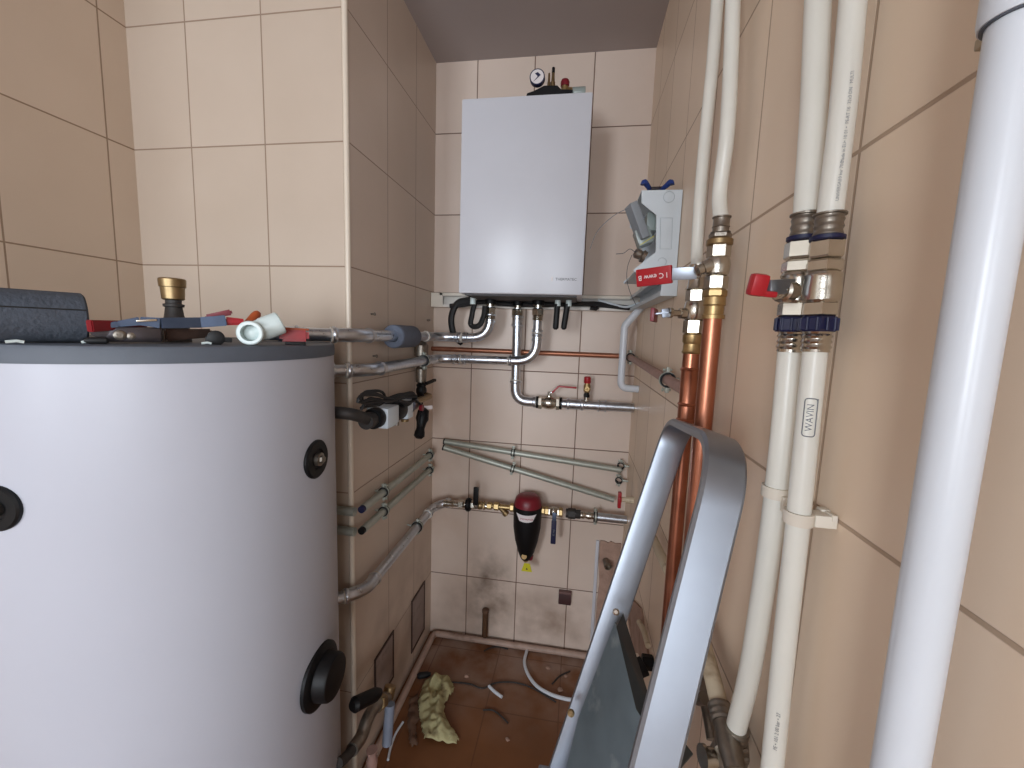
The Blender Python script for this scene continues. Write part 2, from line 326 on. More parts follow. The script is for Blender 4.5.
# ------------------------------------------------------------------ plumbing builders
def bead(bm, p, d, r, k=1.12, L=.012):
    lathe(bm, V(p) - V(d).normalized() * L / 2, d, [(0, r), (L * .2, r * k), (L * .5, r * (k + .05)), (L * .8, r * k), (L, r)], 20)
def press_end(bm, p, d, r, L=.03):      # sleeve of a press fitting: starts at p, bead at its mouth
    lathe(bm, p, d, [(0, r * 1.10), (L * .55, r * 1.10), (L * .62, r * 1.28), (L * .86, r * 1.28), (L * .95, r * 1.12), (L, r * 1.12)], 22)
RINGM = mat('pale_gasket_ring', (206, 200, 190), .5, 0, .05, 20)
def run(name, label, cat, pts, r, m, R=.05, group=None, e=.032, elbow_mat=None, rings_on=True, elbows=None):
    pts = [V(p) for p in pts]; root = thing(name, label, cat, pts[0], group); n = len(pts); cuts = []
    if elbows is None: elbows = list(range(1, n - 1))
    s = pts[0]; seg = [s]
    for i in range(1, n - 1):
        a, b, c = pts[i - 1], pts[i], pts[i + 1]; u = (a - b).normalized(); w = (c - b).normalized(); t = R / math.tan(u.angle(w) / 2)
        if i in elbows:
            t = min(t, (a - b).length * .7, (c - b).length * .9)
            p0, p1 = b + u * t, b + w * t
            q0, q1 = p0 + u * min(e, .4 * (a - p0).length), p1 + w * min(e, .4 * (c - p1).length)
            seg.append(q0); part('pipe', tube(BM(), seg, r, 18), m, root); seg = [q1]
            eb = BM(); arc = [p0.lerp(b, k / 8).lerp(b.lerp(p1, k / 8), k / 8) for k in range(9)]
            tube(eb, [q0] + arc + [q1], r * 1.1, 20)
            for q, dd in ((q0, u), (q1, w)): bead(eb, q - dd * .004, dd, r * 1.1, 1.14, .014)
            ob = part('elbow', eb, elbow_mat or m, root)
            if rings_on:
                for q, dd in ((q0, u), (q1, w)): part('gasket_ring', lathe(BM(), q + dd * .002, dd, [(0, r * 1.2), (.004, r * 1.2)], 20), RINGM, ob)
        else:
            f = fillet([seg[-1] if False else a, b, c], R); seg += f[1:-1]
    seg.append(pts[-1]); part('pipe', tube(BM(), seg, r, 18), m, root); return root
def coupling(root, p, d, r, L=.07, m=None, name='coupling', hexmid=False):
    d = V(d).normalized(); bm = BM(); p = V(p)
    press_end(bm, p, d, r, L / 2); press_end(bm, p, -d, r, L / 2)
    if hexmid: hexn(bm, p - d * L * .16, d, L * .32, r * 1.42)
    return part(name, bm, m or STEEL, root)
def clamp(name, label, p, d, r, to, group, band=.014):
    """rubber lined ring clamp round a pipe, held by a threaded rod from the wall point"""
    p, d, to = V(p), V(d).normalized(), V(to); n = (to - p); n = (n - d * n.dot(d)).normalized()
    root = thing(name, label, 'pipe clamp', p, group)
    part('rubber_liner', lathe(BM(), p - d * (band * .6), d, [(0, r * 1.0 + .001), (0, r + .0055), (band * 1.2, r + .0055), (band * 1.2, r + .001)], 24, False), RUBBER, root)
    part('steel_band', lathe(BM(), p - d * (band * .25), d, [(0, r + .005), (0, r + .0066), (band * .5, r + .0066), (band * .5, r + .005)], 24, False), STEELD, root)
    s = d.cross(n).normalized(); eb = BM()
    for k in (-1, 1):
        c = p + s * k * (r + .011); box(eb, c, (.014, band * .9, .008), s, d, n, .001)
        cyl(eb, c - n * .009, c + n * .009, .0028, 8); hexn(eb, c - n * .012, n, .004, .005)
    part('bolt_ear', eb, STEELD, root)
    L = (to - p).dot(n)
    part('threaded_rod', lathe(BM(), p + n * (r + .004), n, [(0, .007), (.008, .007), (.0081, .004), (max(.012, L - r - .0045), .004)], 10), STEELD, root)
    return root
def threads(bm, p, d, r, L, n=4):
    pr = []; 
    for k in range(n): pr += [(L * k / n, r), (L * (k + .5) / n, r * 1.08), (L * (k + 1) / n - .0004, r)]
    lathe(bm, p, d, pr, 20)
def ball_body(bm, p, d, r, L):   # p = centre
    p, d = V(p), V(d).normalized()
    lathe(bm, p - d * L * .34, d, [(0, r * .86), (L * .06, r * .9), (L * .18, r * 1.12), (L * .34, r * 1.2), (L * .5, r * 1.12), (L * .62, r * .9), (L * .68, r * .86)], 24)
    hexn(bm, p - d * L * .5, d, L * .2, r * 1.18); hexn(bm, p + d * L * .3, d, L * .2, r * 1.18)
def union(bm, p, d, L, r): hexn(bm, p, d, L, r * 1.0)
# ------------------------------------------------------------------ tank
TC = V((-.917, .803, 0)); TR = .345; TZ = HC - .037
def tank_hit(u, v, R=TR):
    d = ray(u, v); o = V((0, 0, HC)); a = d.x ** 2 + d.y ** 2; b = 2 * (d.x * (o.x - TC.x) + d.y * (o.y - TC.y)); c = (o.x - TC.x) ** 2 + (o.y - TC.y) ** 2 - R * R
    t = (-b - math.sqrt(b * b - 4 * a * c)) / 2 / a; return o + d * t
tk = thing('hot_water_tank', 'large white cylindrical hot water tank with grey lid and black ports', 'water tank', (TC.x, TC.y, 0))
part('jacket', lathe(BM(), (TC.x, TC.y, .045), (0, 0, 1), [(0, TR - .004), (.006, TR), (TZ - .0745, TR), (TZ - .074, TR)], 128), TANKW, tk, sharp=60)
part('lid', lathe(BM(), (TC.x, TC.y, TZ - .029), (0, 0, 1), [(0, TR + .002), (.022, TR + .002), (.027, TR), (.029, TR - .004)], 128), GREY, tk, 'grey plastic lid')
part('base_ring', lathe(BM(), (TC.x, TC.y, 0), (0, 0, 1), [(0, TR - .03), (.044, TR - .03)], 96), GREY, tk)
def port(u, v, rp, kind):
    c = tank_hit(u, v); n = V((c.x - TC.x, c.y - TC.y, 0)).normalized(); c2 = c - n * .004
    if kind == 'big':
        pl = part('port_rosette', lathe(BM(), c2, n, [(0, rp), (.008, rp), (.013, rp * .9), (.014, rp * .7)], 40), BLACK, tk, 'black flange rosette')
        part('port_plug', lathe(BM(), c2 + n * .01, n, [(0, rp * .74), (.03, rp * .70), (.034, rp * .66), (.036, rp * .5), (.036, 0)], 40), BLACK, pl)
    else:
        pl = part('port_rosette', lathe(BM(), c2, n, [(0, rp), (.007, rp), (.010, rp * .92), (.010, rp * .55), (.0065, rp * .5), (.0065, 0)], 40), BLACK, tk, 'black round port rosette')
        b = BM(); lathe(b, c2 + n * .004, n, [(0, rp * .34), (.012, rp * .34), (.013, rp * .28)], 24)
        hexn(b, c2 + n * .012, n, .011, rp * .21); part('port_plug', b, NICKD if kind == 'small' else DARKP, pl)
port(316, 459, .044, 'small'); port(320, 675, .074, 'big'); port(-3, 508, .036, 'left')
# ------------------------------------------------------------------ things on the tank top
def hdir(u): d = ray(u, 335); return V((d.x, d.y, 0)).normalized()
def TP(u, dist, z=0.): q = hdir(u) * dist; return V((q.x, q.y, TZ + z))
def TV(u, v, dist):   # point seen at pixel (u,v) at that horizontal distance
    d = ray(u, v); return V((0, 0, HC)) + d * (dist / math.hypot(d.x, d.y))
# foam insulation sleeve
a, b_ = TP(86, .985, .0405), TP(-50, .975, .0405); ax = (b_ - a).normalized()
fs = BM(); x_, y_, _ = basis(ax); ro, ri = .040, .018
R_ = []
for t in (0, .003, .20):
    rr_ = ro - (.003 if t == 0 else 0)
    R_.append([fs.verts.new(a + ax * t + (x_ * math.cos(q) + y_ * math.sin(q)) * rr_) for q in [2 * PI * k / 40 for k in range(40)]])
R2 = [[fs.verts.new(a + ax * t + (x_ * math.cos(q) + y_ * math.sin(q)) * ri) for q in [2 * PI * k / 40 for k in range(40)]] for t in (.20, 0)]
rings(fs, R_ + R2, True)
sl = thing('foam_pipe_sleeve', 'dark grey foam pipe insulation sleeve lying on the tank lid at the left edge', 'pipe insulation', (a + ax * .13 - V((0, 0, .04))))
part('sleeve', fs, FOAM, sl)
toc = (-hdir(45)); nrm = (toc * .95 + V((0, 0, .30))).normalized()
nrm = (nrm - ax * nrm.dot(ax)).normalized()
part('slit', box(BM(), a + ax * .10 + nrm * .0395, (.195, .0022, .0016), ax, ax.cross(nrm), nrm), RUBBER, sl)
# brass plugged fitting
q = TV(174.5, 318, 1.06); q.z = TZ
bf = thing('brass_vent_fitting', 'brass capped fitting on a black neck standing on the tank lid', 'fitting', q)
part('neck', lathe(BM(), q, (0, 0, 1), [(0, .026), (.03, .023), (.05, .016), (.068, .0135), (.069, .017), (.074, .017), (.075, .013), (.085, .013)], 24), DARKP, bf, 'black neck')
bt = BM(); lathe(bt, q + V((0, 0, .082)), (0, 0, 1), [(0, .016), (.002, .0185), (.024, .0195), (.025, .0215), (.039, .0222), (.041, .021), (.042, .017), (.038, .015)], 28)
part('cap', bt, BRASSD, bf, 'brass cap')
def bar(bm, p0, p1, w, h, up=(0, 0, 1), bev=.0015, taper=None):
    p0, p1 = V(p0), V(p1); d = p1 - p0; X = d.normalized(); Z = V(up); Z = (Z - X * Z.dot(X)).normalized(); Yd = Z.cross(X)
    if taper:
        prism_pts = []
        A = [p0 + Yd * s * w / 2 + Z * t * h / 2 for s, t in ((-1, -1), (1, -1), (1, 1), (-1, 1))]
        B = [p1 + Yd * s * taper[0] / 2 + Z * t * taper[1] / 2 for s, t in ((-1, -1), (1, -1), (1, 1), (-1, 1))]
        va = [bm.verts.new(c) for c in A]; vb = [bm.verts.new(c) for c in B]; fs_ = [bm.faces.new(va[::-1]), bm.faces.new(vb)]
        for i in range(4): fs_.append(bm.faces.new((va[i], va[(i + 1) % 4], vb[(i + 1) % 4], vb[i])))
        if bev: bmesh.ops.bevel(bm, geom=list({e for f in fs_ for e in f.edges}), offset=bev, segments=2, affect='EDGES')
    else: box(bm, (p0 + p1) / 2, (d.length, w, h), X, Yd, Z, bev)
    return bm
# pipe wrench: red enamel handle behind, steel jaw plate with bolt in front
pw = thing('pipe_wrench', 'pipe wrench with red handle and dark steel jaw lying beside the foam sleeve', 'wrench', TP(120, .93))
b = BM(); bar(b, TV(89, 326, .93), TV(146, 324, .99), .012, .019, taper=(.010, .010)); part('handle', b, REDT, pw, 'red enamelled handle')
b = BM(); bar(b, TV(97, 334, .955), TV(162, 335, .955), .014, .026, bev=.004); lathe(b, TV(99, 330, .955) - hdir(99) * .008, hdir(99), [(0, .012), (.016, .012)], 20)
jw = part('jaw', b, TOOLST, pw, 'scratched steel jaw')
b = BM(); nn = -hdir(121); lathe(b, TV(120, 335, .955) + nn * .006, nn, [(0, .0085), (.003, .0085), (.004, .007), (.0042, .004), (.006, .004)], 20); part('pivot_bolt', b, NICKD, jw)
b = BM(); lathe(b, TV(131, 336, .955) + nn * .006, nn, [(0, .006), (.002, .006), (.003, .004)], 16); part('rivet', b, NICKD, jw)
# slip joint pliers
pp = thing('slip_joint_pliers', 'long blue grey pliers with red grip ends lying across the tools', 'pliers', TP(180, .97))
b = BM(); pts = [TV(100, 327, .95), TV(118, 324, .95), TV(140, 321, .95), TV(160, 323, .95), TV(200, 322.5, .97), TV(226, 320.5, .97)]
for i in range(5): bar(b, pts[i], pts[i + 1], .014, [.008, .010, .014, .018, .019][i], taper=(.014, [.010, .014, .018, .019, .020][i]), bev=.001)
part('handle', b, TOOLBL, pp, 'blue grey steel handle')
b = BM(); bar(b, TV(136, 321, .94), TV(157, 320, .94), .004, .004, bev=.0015); part('spring_clip', b, NICK, pp)
b = BM(); bar(b, TV(205, 317, 1.0), TV(232, 312, 1.0), .010, .008, taper=(.012, .012), bev=.003); part('grip', b, REDD, pp, 'dark red grip')
b = BM(); bar(b, TV(224, 321, .975), TV(246, 322, .975), .014, .017, taper=(.010, .011), bev=.004); part('grip', b, RED, pp, 'red grip')
# dark lower tool
dt = thing('adjustable_spanner', 'dark worn adjustable spanner lying under the pliers on the lid', 'spanner', TP(190, 1.0))
b = BM(); bar(b, TV(164, 335, .99), TV(212, 333, 1.0), .014, .022, taper=(.014, .016), bev=.003); part('handle', b, mat('oily_brown_steel', (70, 54, 48), .4, .7, .25, 40), dt)
b = BM(); lathe(b, TV(216, 338, .95) - hdir(216) * .01, hdir(216), [(0, .010), (.002, .014), (.018, .014), (.02, .010)], 20); bar(b, TV(205, 339, .95), TV(232, 340, .95), .014, .009, bev=.002); part('jaw', b, RUBBER, dt)
b = BM(); lathe(b, TV(212, 335, .955) - hdir(212) * .004, hdir(212), [(0, .006), (.004, .0065)], 14); part('knurled_screw', b, NICKD, dt)
# orange handle
b = BM(); p0, p1 = TV(247, 325, 1.0), TV(257, 314, 1.02); lathe(b, p0, p1 - p0, [(0, .008), ((p1 - p0).length * .8, .009), ((p1 - p0).length, .008), ((p1 - p0).length + .004, .006)], 16)
oh = thing('screwdriver', 'orange handled screwdriver sticking up behind the white plastic elbow', 'screwdriver', TP(248, 1.0)); part('grip', b, ORANGE, oh)
b = BM(); cyl(b, p0, p0 + (p0 - p1).normalized() * .03 + V((0, 0, -.0)), .004, 10); part('shank', b, TOOLST, oh)
# white PPR elbow
c0 = TV(254, 334, .955); c0.z = TZ + .0235
f1 = (-hdir(262) * .97 + V((-.22, 0.0, 0))).normalized(); f2 = V((.62, .62, .42)).normalized()
el = thing('plastic_pipe_elbow', 'pale white plastic 45 degree pipe elbow resting on the lid edge', 'pipe elbow', TP(254, .955))
b = BM()
def sock(bm, c, d, L, ro, ri):
    x, y, d = basis(d); RR = []
    for t, r in ((0, ro * .9), (L * .3, ro * .95), (L * .35, ro), (L - .002, ro), (L, ro - .002), (L, ri), (L * .35, ri * .97), (L * .3, ri * .8), (0, ri * .75)):
        RR.append([bm.verts.new(V(c) + d * t + (x * math.cos(a) + y * math.sin(a)) * r) for a in [2 * PI * k / 32 for k in range(32)]])
    rings(bm, RR)
sock(b, c0, f1, .034, .0225, .0155); sock(b, c0, f2, .052, .0225, .0155); lathe(b, c0 - f1 * .004, f1, [(0, .015), (.006, .0205)], 32)
bmesh.ops.create_icosphere(b, subdivisions=3, radius=.0204, matrix=Matrix.Translation(c0))
part('body', b, PPR, el)
# red grip near the pipe
rg = thing('red_handled_cutter', 'red handled pipe cutter lying behind the white plastic elbow', 'pipe cutter', TP(296, 1.02))
p0, p1 = TV(279, 335, 1.0), TV(309, 335.5, 1.0)
b = BM(); bar(b, p0, p1, .016, .028, taper=(.016, .026), bev=.006); gp = part('grip', b, RED, rg)
b = BM(); bar(b, p0 + V((0, 0, .0145)), p1 + V((0, 0, .0125)), .006, .004, bev=.001); part('trim', b, ORANGE, gp)
b = BM(); bar(b, TV(285, 343, .99), TV(306, 344, .99), .014, .006, bev=.001); part('underside', b, BLACK, rg)
for i, (u, v, w, l_) in enumerate(((14, 341.5, 12, 'white plastic offcut in front of the foam sleeve'), (86, 343.5, 8, 'white plastic scrap at the end of the foam sleeve'), (206, 343.5, 10, 'white plastic bit on the lid under the pliers'))):
    p0 = TP(u, .92, .003); s_ = V((-hdir(u).y, hdir(u).x, 0)); L_ = w / 412 * .6
    solo('plastic_scrap', tube(BM(), [p0 - s_ * L_ / 2, p0 - s_ * L_ * .1 + V((0, 0, .0015)), p0 + s_ * L_ / 2], .0022, 8), PPR, l_, 'scrap', 'plastic scraps on the tank lid')
p0 = TP(96, .92, .006); b = BM(); lathe(b, p0, V((-hdir(96).y, hdir(96).x, 0)), [(-.014, .003), (-.011, .0055), (.008, .0055), (.014, .003)], 14)
solo('rubber_plug', b, RUBBER, 'small black rubber plug beside the steel jaw on the lid', 'plug')
# ------------------------------------------------------------------ steel pipes
PX = -.622; PY = 1.75; r28 = .0182
GP = 'galvanised steel heating pipes with press elbows'
zA = 1.520; A = run('steel_pipe', 'upper steel pipe from tank top, with foam collar, rising left under the boiler', 'pipe',
    [(-.815, .905, zA + .003), (PX, 1.10, zA + .003), (PX, PY, zA), (-.377, PY, zA), (-.377, PY, 1.655)], r28, STEEL, .085, GP)
coupling(A, (-.745, .975, zA + .003), (1, 1, 0), r28, .05)
coupling(A, (-.50, PY, zA), (1, 0, 0), r28, .06); 
co = BM(); c_ = XP(402, 337, PX); yv = c_.y
fc = BM(); y0, y1 = XP(393, 337, PX).y, XP(412.5, 337, PX).y
RR = []
for t, r in ((y0, .037), (y0 + .004, .040), (y1 - .01, .040), (y1, .036), (y1, .0186), (y0, .0186)):
    RR.append([fc.verts.new(V((PX + math.cos(q) * r, t, zA + math.sin(q) * r))) for q in [2 * PI * k / 32 for k in range(32)]])
rings(fc, RR, True); solo('foam_collar', fc, FOAML, 'blue grey foam collar around the upper steel pipe', 'pipe insulation')
zB = 1.418; B = run('steel_pipe', 'second steel pipe from tank side, turning up under the boiler middle', 'pipe',
    [(-.75, 1.040, zB), (PX, 1.170, zB), (PX, PY, zB + .005), (-.172, PY, zB + .012), (-.172, PY, 1.655)], r28, STEEL, .085, GP)
coupling(B, (-.705, 1.085, zB), (1, 1, 0), r28, .035); coupling(B, (-.51, PY, zB + .006), (1, 0, 0), r28, .06)
coupling(B, (-.172, PY, 1.54), (0, 0, 1), r28, .05); coupling(A, (-.377, PY, 1.61), (0, 0, 1), r28, .05)
cz = 1.244; CY = 1.815
Cc = run('steel_pipe', 'vertical steel pipe dropping from the boiler and bending right to the wall', 'pipe',
    [(-.268, CY, 1.655), (-.266, CY, cz), (XR - .001, CY, cz)], .0205, STEEL, .06, GP)
coupling(Cc, (-.268, CY, 1.60), (0, 0, 1), .0205, .05)
pv = YP(586, 406, CY); coupling(Cc, (YP(575, 406, CY).x, CY, cz), (1, 0, 0), .0205, .08); coupling(Cc, (YP(602, 406, CY).x, CY, cz), (1, 0, 0), .0205, .04)
for x, y, l_ in ((-.377, PY, 'left'), (-.172, PY, 'right'), (-.268, CY, 'middle')):
    t_ = thing('union_nut', {'left': 'union nut on the left pipe under the boiler', 'right': 'union nut on the right pipe under the boiler', 'middle': 'union nut on the middle pipe under the boiler'}[l_], 'pipe nut', (x, y, 1.645), 'union nuts under the boiler')
    b = BM(); hexn(b, (x, y, 1.622), (0, 0, 1), .030, .0265, .0); lathe(b, (x, y, 1.65), (0, 0, 1), [(0, .017), (.038, .017)], 18); part('nut', b, NICK, t_)
    b = BM(); threads(b, (x, y, 1.602), (0, 0, 1), .0215, .021, 4); part('thread', b, NICK, t_)
# lower steel pipe from tank
zJ = .71
J = run('steel_pipe', 'lowest steel pipe running along the chimney side to the water filter line', 'pipe',
    [(-.75, 1.036, zJ), (PX - .012, 1.152, zJ), (PX - .012, 1.80, zJ + .01), (-.555, 1.82, zJ + .028)], r28, STEEL, .075, GP)
clamp('pipe_clamp', 'black lined clamp on the lowest steel pipe by the corner', (PX - .012, XP(420, 527, PX).y, zJ + .006), (0, 1, 0), r28, (X2, XP(420, 527, PX).y, zJ + .01), 'lined pipe clamps')
clamp('pipe_clamp', 'black lined clamp on the upper steel pipe behind the foam collar', (PX, y1 + .02, zA), (0, 1, 0), r28, (X2, y1 + .02, zA), 'lined pipe clamps')
clamp('pipe_clamp', 'black lined clamp on the second steel pipe at the chimney side', (PX, XP(424, 361, PX).y, zB + .003), (0, 1, 0), r28, (X2, XP(424, 361, PX).y, zB), 'lined pipe clamps')
# two thin pipes along the chimney side
for (u0, v0, u1, v1, cl, lb, s) in ((432, 455, 363, 506, (384, 491), 'upper', 0), (432, 469, 363, 528, (384, 511), 'lower', 1)):
    p0, p1 = XP(u0, v0, -.645), XP(u1, v1, -.645); p0.z = p1.z = (p0.z + p1.z) / 2
    rt = thing('grey_wall_pipe', lb + ' of two thin grey pipes clamped along the chimney side', 'pipe', p1, 'thin grey pipes along the chimney side')
    part('pipe', cyl(BM(), p0, p1, .0125, 16), STEELD, rt); part('end_cap', cyl(BM(), p1 - V((0, .012, 0)), p1 + V((0, .002, 0)), .0115, 16), BLUE if s == 0 else BLACK, rt)
    yc = XP(cl[0], cl[1], -.645).y
    clamp('pipe_clamp', 'front clamp on the %s thin grey pipe' % lb, (p0.x, yc, p0.z), (0, 1, 0), .0125, (X2, yc, p0.z), 'lined pipe clamps')
    clamp('pipe_clamp', 'rear clamp on the %s thin grey pipe near the corner' % lb, (p0.x, p0.y - .03, p0.z), (0, 1, 0), .0125, (X2, p0.y - .03, p0.z), 'lined pipe clamps')
    q0 = YP(330, (512, 532)[s], 1.135); q1 = YP(355, (512, 532)[s], 1.135); q0.z = q1.z
    rt = thing('grey_wall_pipe', lb + ' of two short grey pipe ends showing behind the tank', 'pipe', q1, 'short grey pipe ends behind the tank')
    part('pipe', cyl(BM(), q0 + V((-.12, 0, 0)), q1, .0135, 16), STEELD, rt)
# two leaning pipes across the back wall
for (e0, e1, e2, lb) in (((445, 441.5), (513, 453), (621, 470), 'upper'), ((446, 446), (514, 464), (614, 499.5), 'lower')):
    yy = 1.848; p0, p1, p2 = YP(*e0, yy), YP(*e1, yy - .004), YP(*e2, yy)
    if lb == 'lower': p0.y -= .028; p1.y -= .01
    rt = thing('grey_wall_pipe', lb + ' of two grey pipes slanting across the back wall', 'pipe', p0, 'slanting grey pipes on the back wall')
    part('pipe', cyl(BM(), p0, p2, .0135, 16), STEELD, rt); part('end_cap', cyl(BM(), p0, p0 + (p0 - p2).normalized() * .006, .0145, 16), BLACK, rt)
    m_ = p0.lerp(p2, (p1 - p0).length / (p2 - p0).length)
    clamp('pipe_clamp', 'clamp holding the %s slanting pipe on the back wall' % lb, m_, p2 - p0, .0135, (m_.x, Y2, m_.z), 'lined pipe clamps')
for (u, v, lb) in ((621, 465.5, 'upper'), (619, 480, 'lower')):
    p = YP(u, v, 1.85); clamp('pipe_clamp', lb + ' empty ring clamp at the right end of the back wall', p, (.25, 1, .1), .011, (XR, p.y - .02, p.z), 'empty ring clamps')
# ------------------------------------------------------------------ valve and safety valve on pipe C
def lever(root, p0, path, w, h, m_arm, m_grip, k, n, name='lever'):
    """path: points from spindle outwards; the last (len-k) segments are sleeved"""
    b = BM()
    for i in range(len(path) - 1): bar(b, path[i], path[i + 1], w * .8, h, up=n, bev=h * .25)
    lv = part(name, b, m_arm, root); g = BM()
    for i in range(k, len(path) - 1): bar(g, path[i], path[i + 1], w, h * 2.2, up=n, bev=h * .7)
    return lv, part('grip', g, m_grip, lv)
vx = YP(549, 402, CY).x
bv = thing('ball_valve', 'nickel ball valve with thin red lever on the vertical boiler pipe run', 'valve', (vx, CY, cz - .03))
b = BM(); ball_body(b, (vx, CY, cz), (1, 0, 0), .025, .098); part('body', b, NICK, bv)
b = BM(); lathe(b, (vx - .057, CY, cz), (1, 0, 0), [(0, .027), (.010, .027)], 20); lathe(b, (vx + .047, CY, cz), (1, 0, 0), [(0, .027), (.010, .027)], 20); part('collar', b, BLACK, bv)
b = BM(); lathe(b, (vx, CY, cz + .018), (0, 0, 1), [(0, .013), (.016, .012), (.017, .008), (.03, .008)], 18); hexn(b, (vx, CY, cz + .042), (0, 0, 1), .007, .009); part('spindle', b, NICK, bv)
P_ = [V((vx, CY, cz + .046)), V((vx + .012, CY - .002, cz + .047)), V((vx + .04, CY - .002, cz + .077)), V((vx + .118, CY - .002, cz + .074))]
lever(bv, P_[0], P_, .016, .0035, STEEL, RED, 1, (0, 0, 1))
sv = thing('safety_valve', 'small brass safety valve with red cap above the right steel pipe', 'valve', (pv.x, CY, cz + .017))
b = BM(); lathe(b, (pv.x, CY, cz + .01), (0, 0, 1), [(0, .011), (.026, .011)], 16); part('neck', b, NICK, sv)
b = BM(); hexn(b, (pv.x, CY, cz + .034), (0, 0, 1), .014, .0135); lathe(b, (pv.x, CY, cz + .047), (0, 0, 1), [(0, .012), (.006, .010), (.012, .010)], 18); part('lower_nut', b, BLACK, sv)
b = BM(); lathe(b, (pv.x, CY, cz + .055), (0, 0, 1), [(0, .010), (.008, .015), (.03, .015), (.036, .012), (.042, .012)], 20); lathe(b, (pv.x, CY - .010, cz + .073), (0, -1, 0), [(0, .010), (.012, .010), (.012, .006), (.004, .005)], 18); part('body', b, BRASS, sv)
b = BM(); lathe(b, (pv.x, CY, cz + .096), (0, 0, 1), [(0, .0135), (.004, .0155), (.026, .0145), (.030, .010)], 12); part('cap', b, RED, sv, 'red ribbed cap')
# copper pipe on the back wall
p0, p1 = YP(436, 347, 1.862), YP(621, 358, 1.862); p0.x = X2 + .001; zD = (p0.z + p1.z) / 2
D = thing('copper_pipe', 'thin copper pipe running level behind the steel pipes on the back wall', 'pipe', (p0.x, 1.862, zD), 'copper pipes')
part('pipe', cyl(BM(), (X2 + .001, 1.862, zD), (p1.x, 1.862, zD), .011, 16), COPPERD, D)
e0, e1 = XP(634, 361, .222), XP(684, 390, .222)
D2 = thing('copper_pipe', 'dusty pinkish copper pipe running along the right wall from the corner', 'pipe', e1, 'copper pipes')
part('pipe', cyl(BM(), (.222, 1.84, zD), (.222, e1.y - .03, e1.z), .0125, 16), COPPERP, D2); b = BM(); tube(b, fillet([(p1.x + .002, 1.862, zD), (.222, 1.862, zD), (.222, 1.83, zD)], .02), .0125, 14); part('elbow', b, COPPERP, D2)
yc = XP(668, 373, .222).y; zc = zD + (e1.z - zD) * (1.84 - yc) / (1.84 - e1.y)
clamp('pipe_clamp', 'steel ring clamp on the pinkish pipe beside the left copper riser', (.222, yc, zc), (0, 1, 0), .0135, (XR, yc, zc), 'lined pipe clamps')
clamp('pipe_clamp', 'ring clamp on the pinkish pipe in the back corner', (.222, 1.80, zD - .001), (0, 1, 0), .0135, (XR, 1.80, zD), 'lined pipe clamps')
# white drain pipe in the corner
pts = [YP(652, 290, 1.72), YP(628, 318, 1.72), YP(624, 335, 1.72), YP(624, 384, 1.72), YP(630, 391, 1.72)]
dp = [V((YP(646, 302, 1.72).x, 1.72, YP(646, 302, 1.72).z)), V((pts[2].x, 1.72, YP(625, 326, 1.72).z)), V((pts[2].x, 1.72, YP(625, 388, 1.72).z)), V((XR - .001, 1.72, YP(625, 388, 1.72).z - .002))]
solo('drain_pipe', tube(BM(), fillet(dp, .03), .0145, 18), PVC, 'bent white plastic drain pipe in the right corner below the cable trunking', 'pipe')
# ------------------------------------------------------------------ boiler
by0 = 1.545; BT, BB = HC + .838, HC + .150; bx0, bx1 = -.459, .007
bo = thing('wall_boiler', 'white rectangular wall mounted boiler unit with small logo', 'boiler', ((bx0 + bx1) / 2, Y2 - .001, BB))
def skew(p):  # the cover hangs with its top very slightly turned
    return p
b = BM(); bxr(b, bx0, bx1, by0, by0 + .30, BB, BT, .007); part('cover', b, WHITEP, bo)
b = BM(); bxr(b, bx0 + .006, bx1 - .006, by0 + .302, Y2 - .001, BB + .004, BT - .006, .003); part('rear_frame', b, mat('grey_painted_steel', (150, 152, 156), .5, .3, .05, 20), bo)
b = BM()
for z in (BT - .11, BT - .34, BB + .08): bxr(b, bx0 - .004, bx0 + .001, by0 + .15, by0 + .25, z - .018, z + .018, .001)
part('side_clip', b, NICKD, bo)
b = BM(); bxr(b, bx0 + .02, bx1 - .02, by0 + .02, by0 + .29, BB - .006, BB + .004); part('bottom_plate', b, mat('dark_bottom_plate', (70, 68, 70), .6, .2, .1, 20), bo)
lg = YP(566, 279.5, by0)
b = BM(); textmesh(b, 'THERMATEC', .0135, (lg.x, by0, lg.z), (1, 0, 0), (0, 0, 1), .0008); part('logo', b, INK, bo, 'dark lettered logo')
b = BM(); q = YP(552, 279, by0); bxr(b, q.x - .003, q.x + .003, by0 - .001, by0 + .002, q.z - .008, q.z + .008); part('logo_mark', b, WHITEI, bo)
b = BM()
for u in (490, 518, 536):
    x = {490: -.377, 518: -.268, 536: -.172}[u]; y = CY if u == 518 else PY; lathe(b, (x, y, BB - .045 + .055), (0, 0, -1), [(0, .02), (.012, .02), (.013, .025), (.034, .025)], 20)
part('pipe_stub', b, BLACK, bo)
b = BM()
for u in (473, 558, 569):
    q = YP(u, 299, 1.70); lathe(b, (q.x, 1.70, BB), (0, 0, -1), [(0, .012), (.03, .012)], 14)
part('cable_gland', b, PPR, bo)
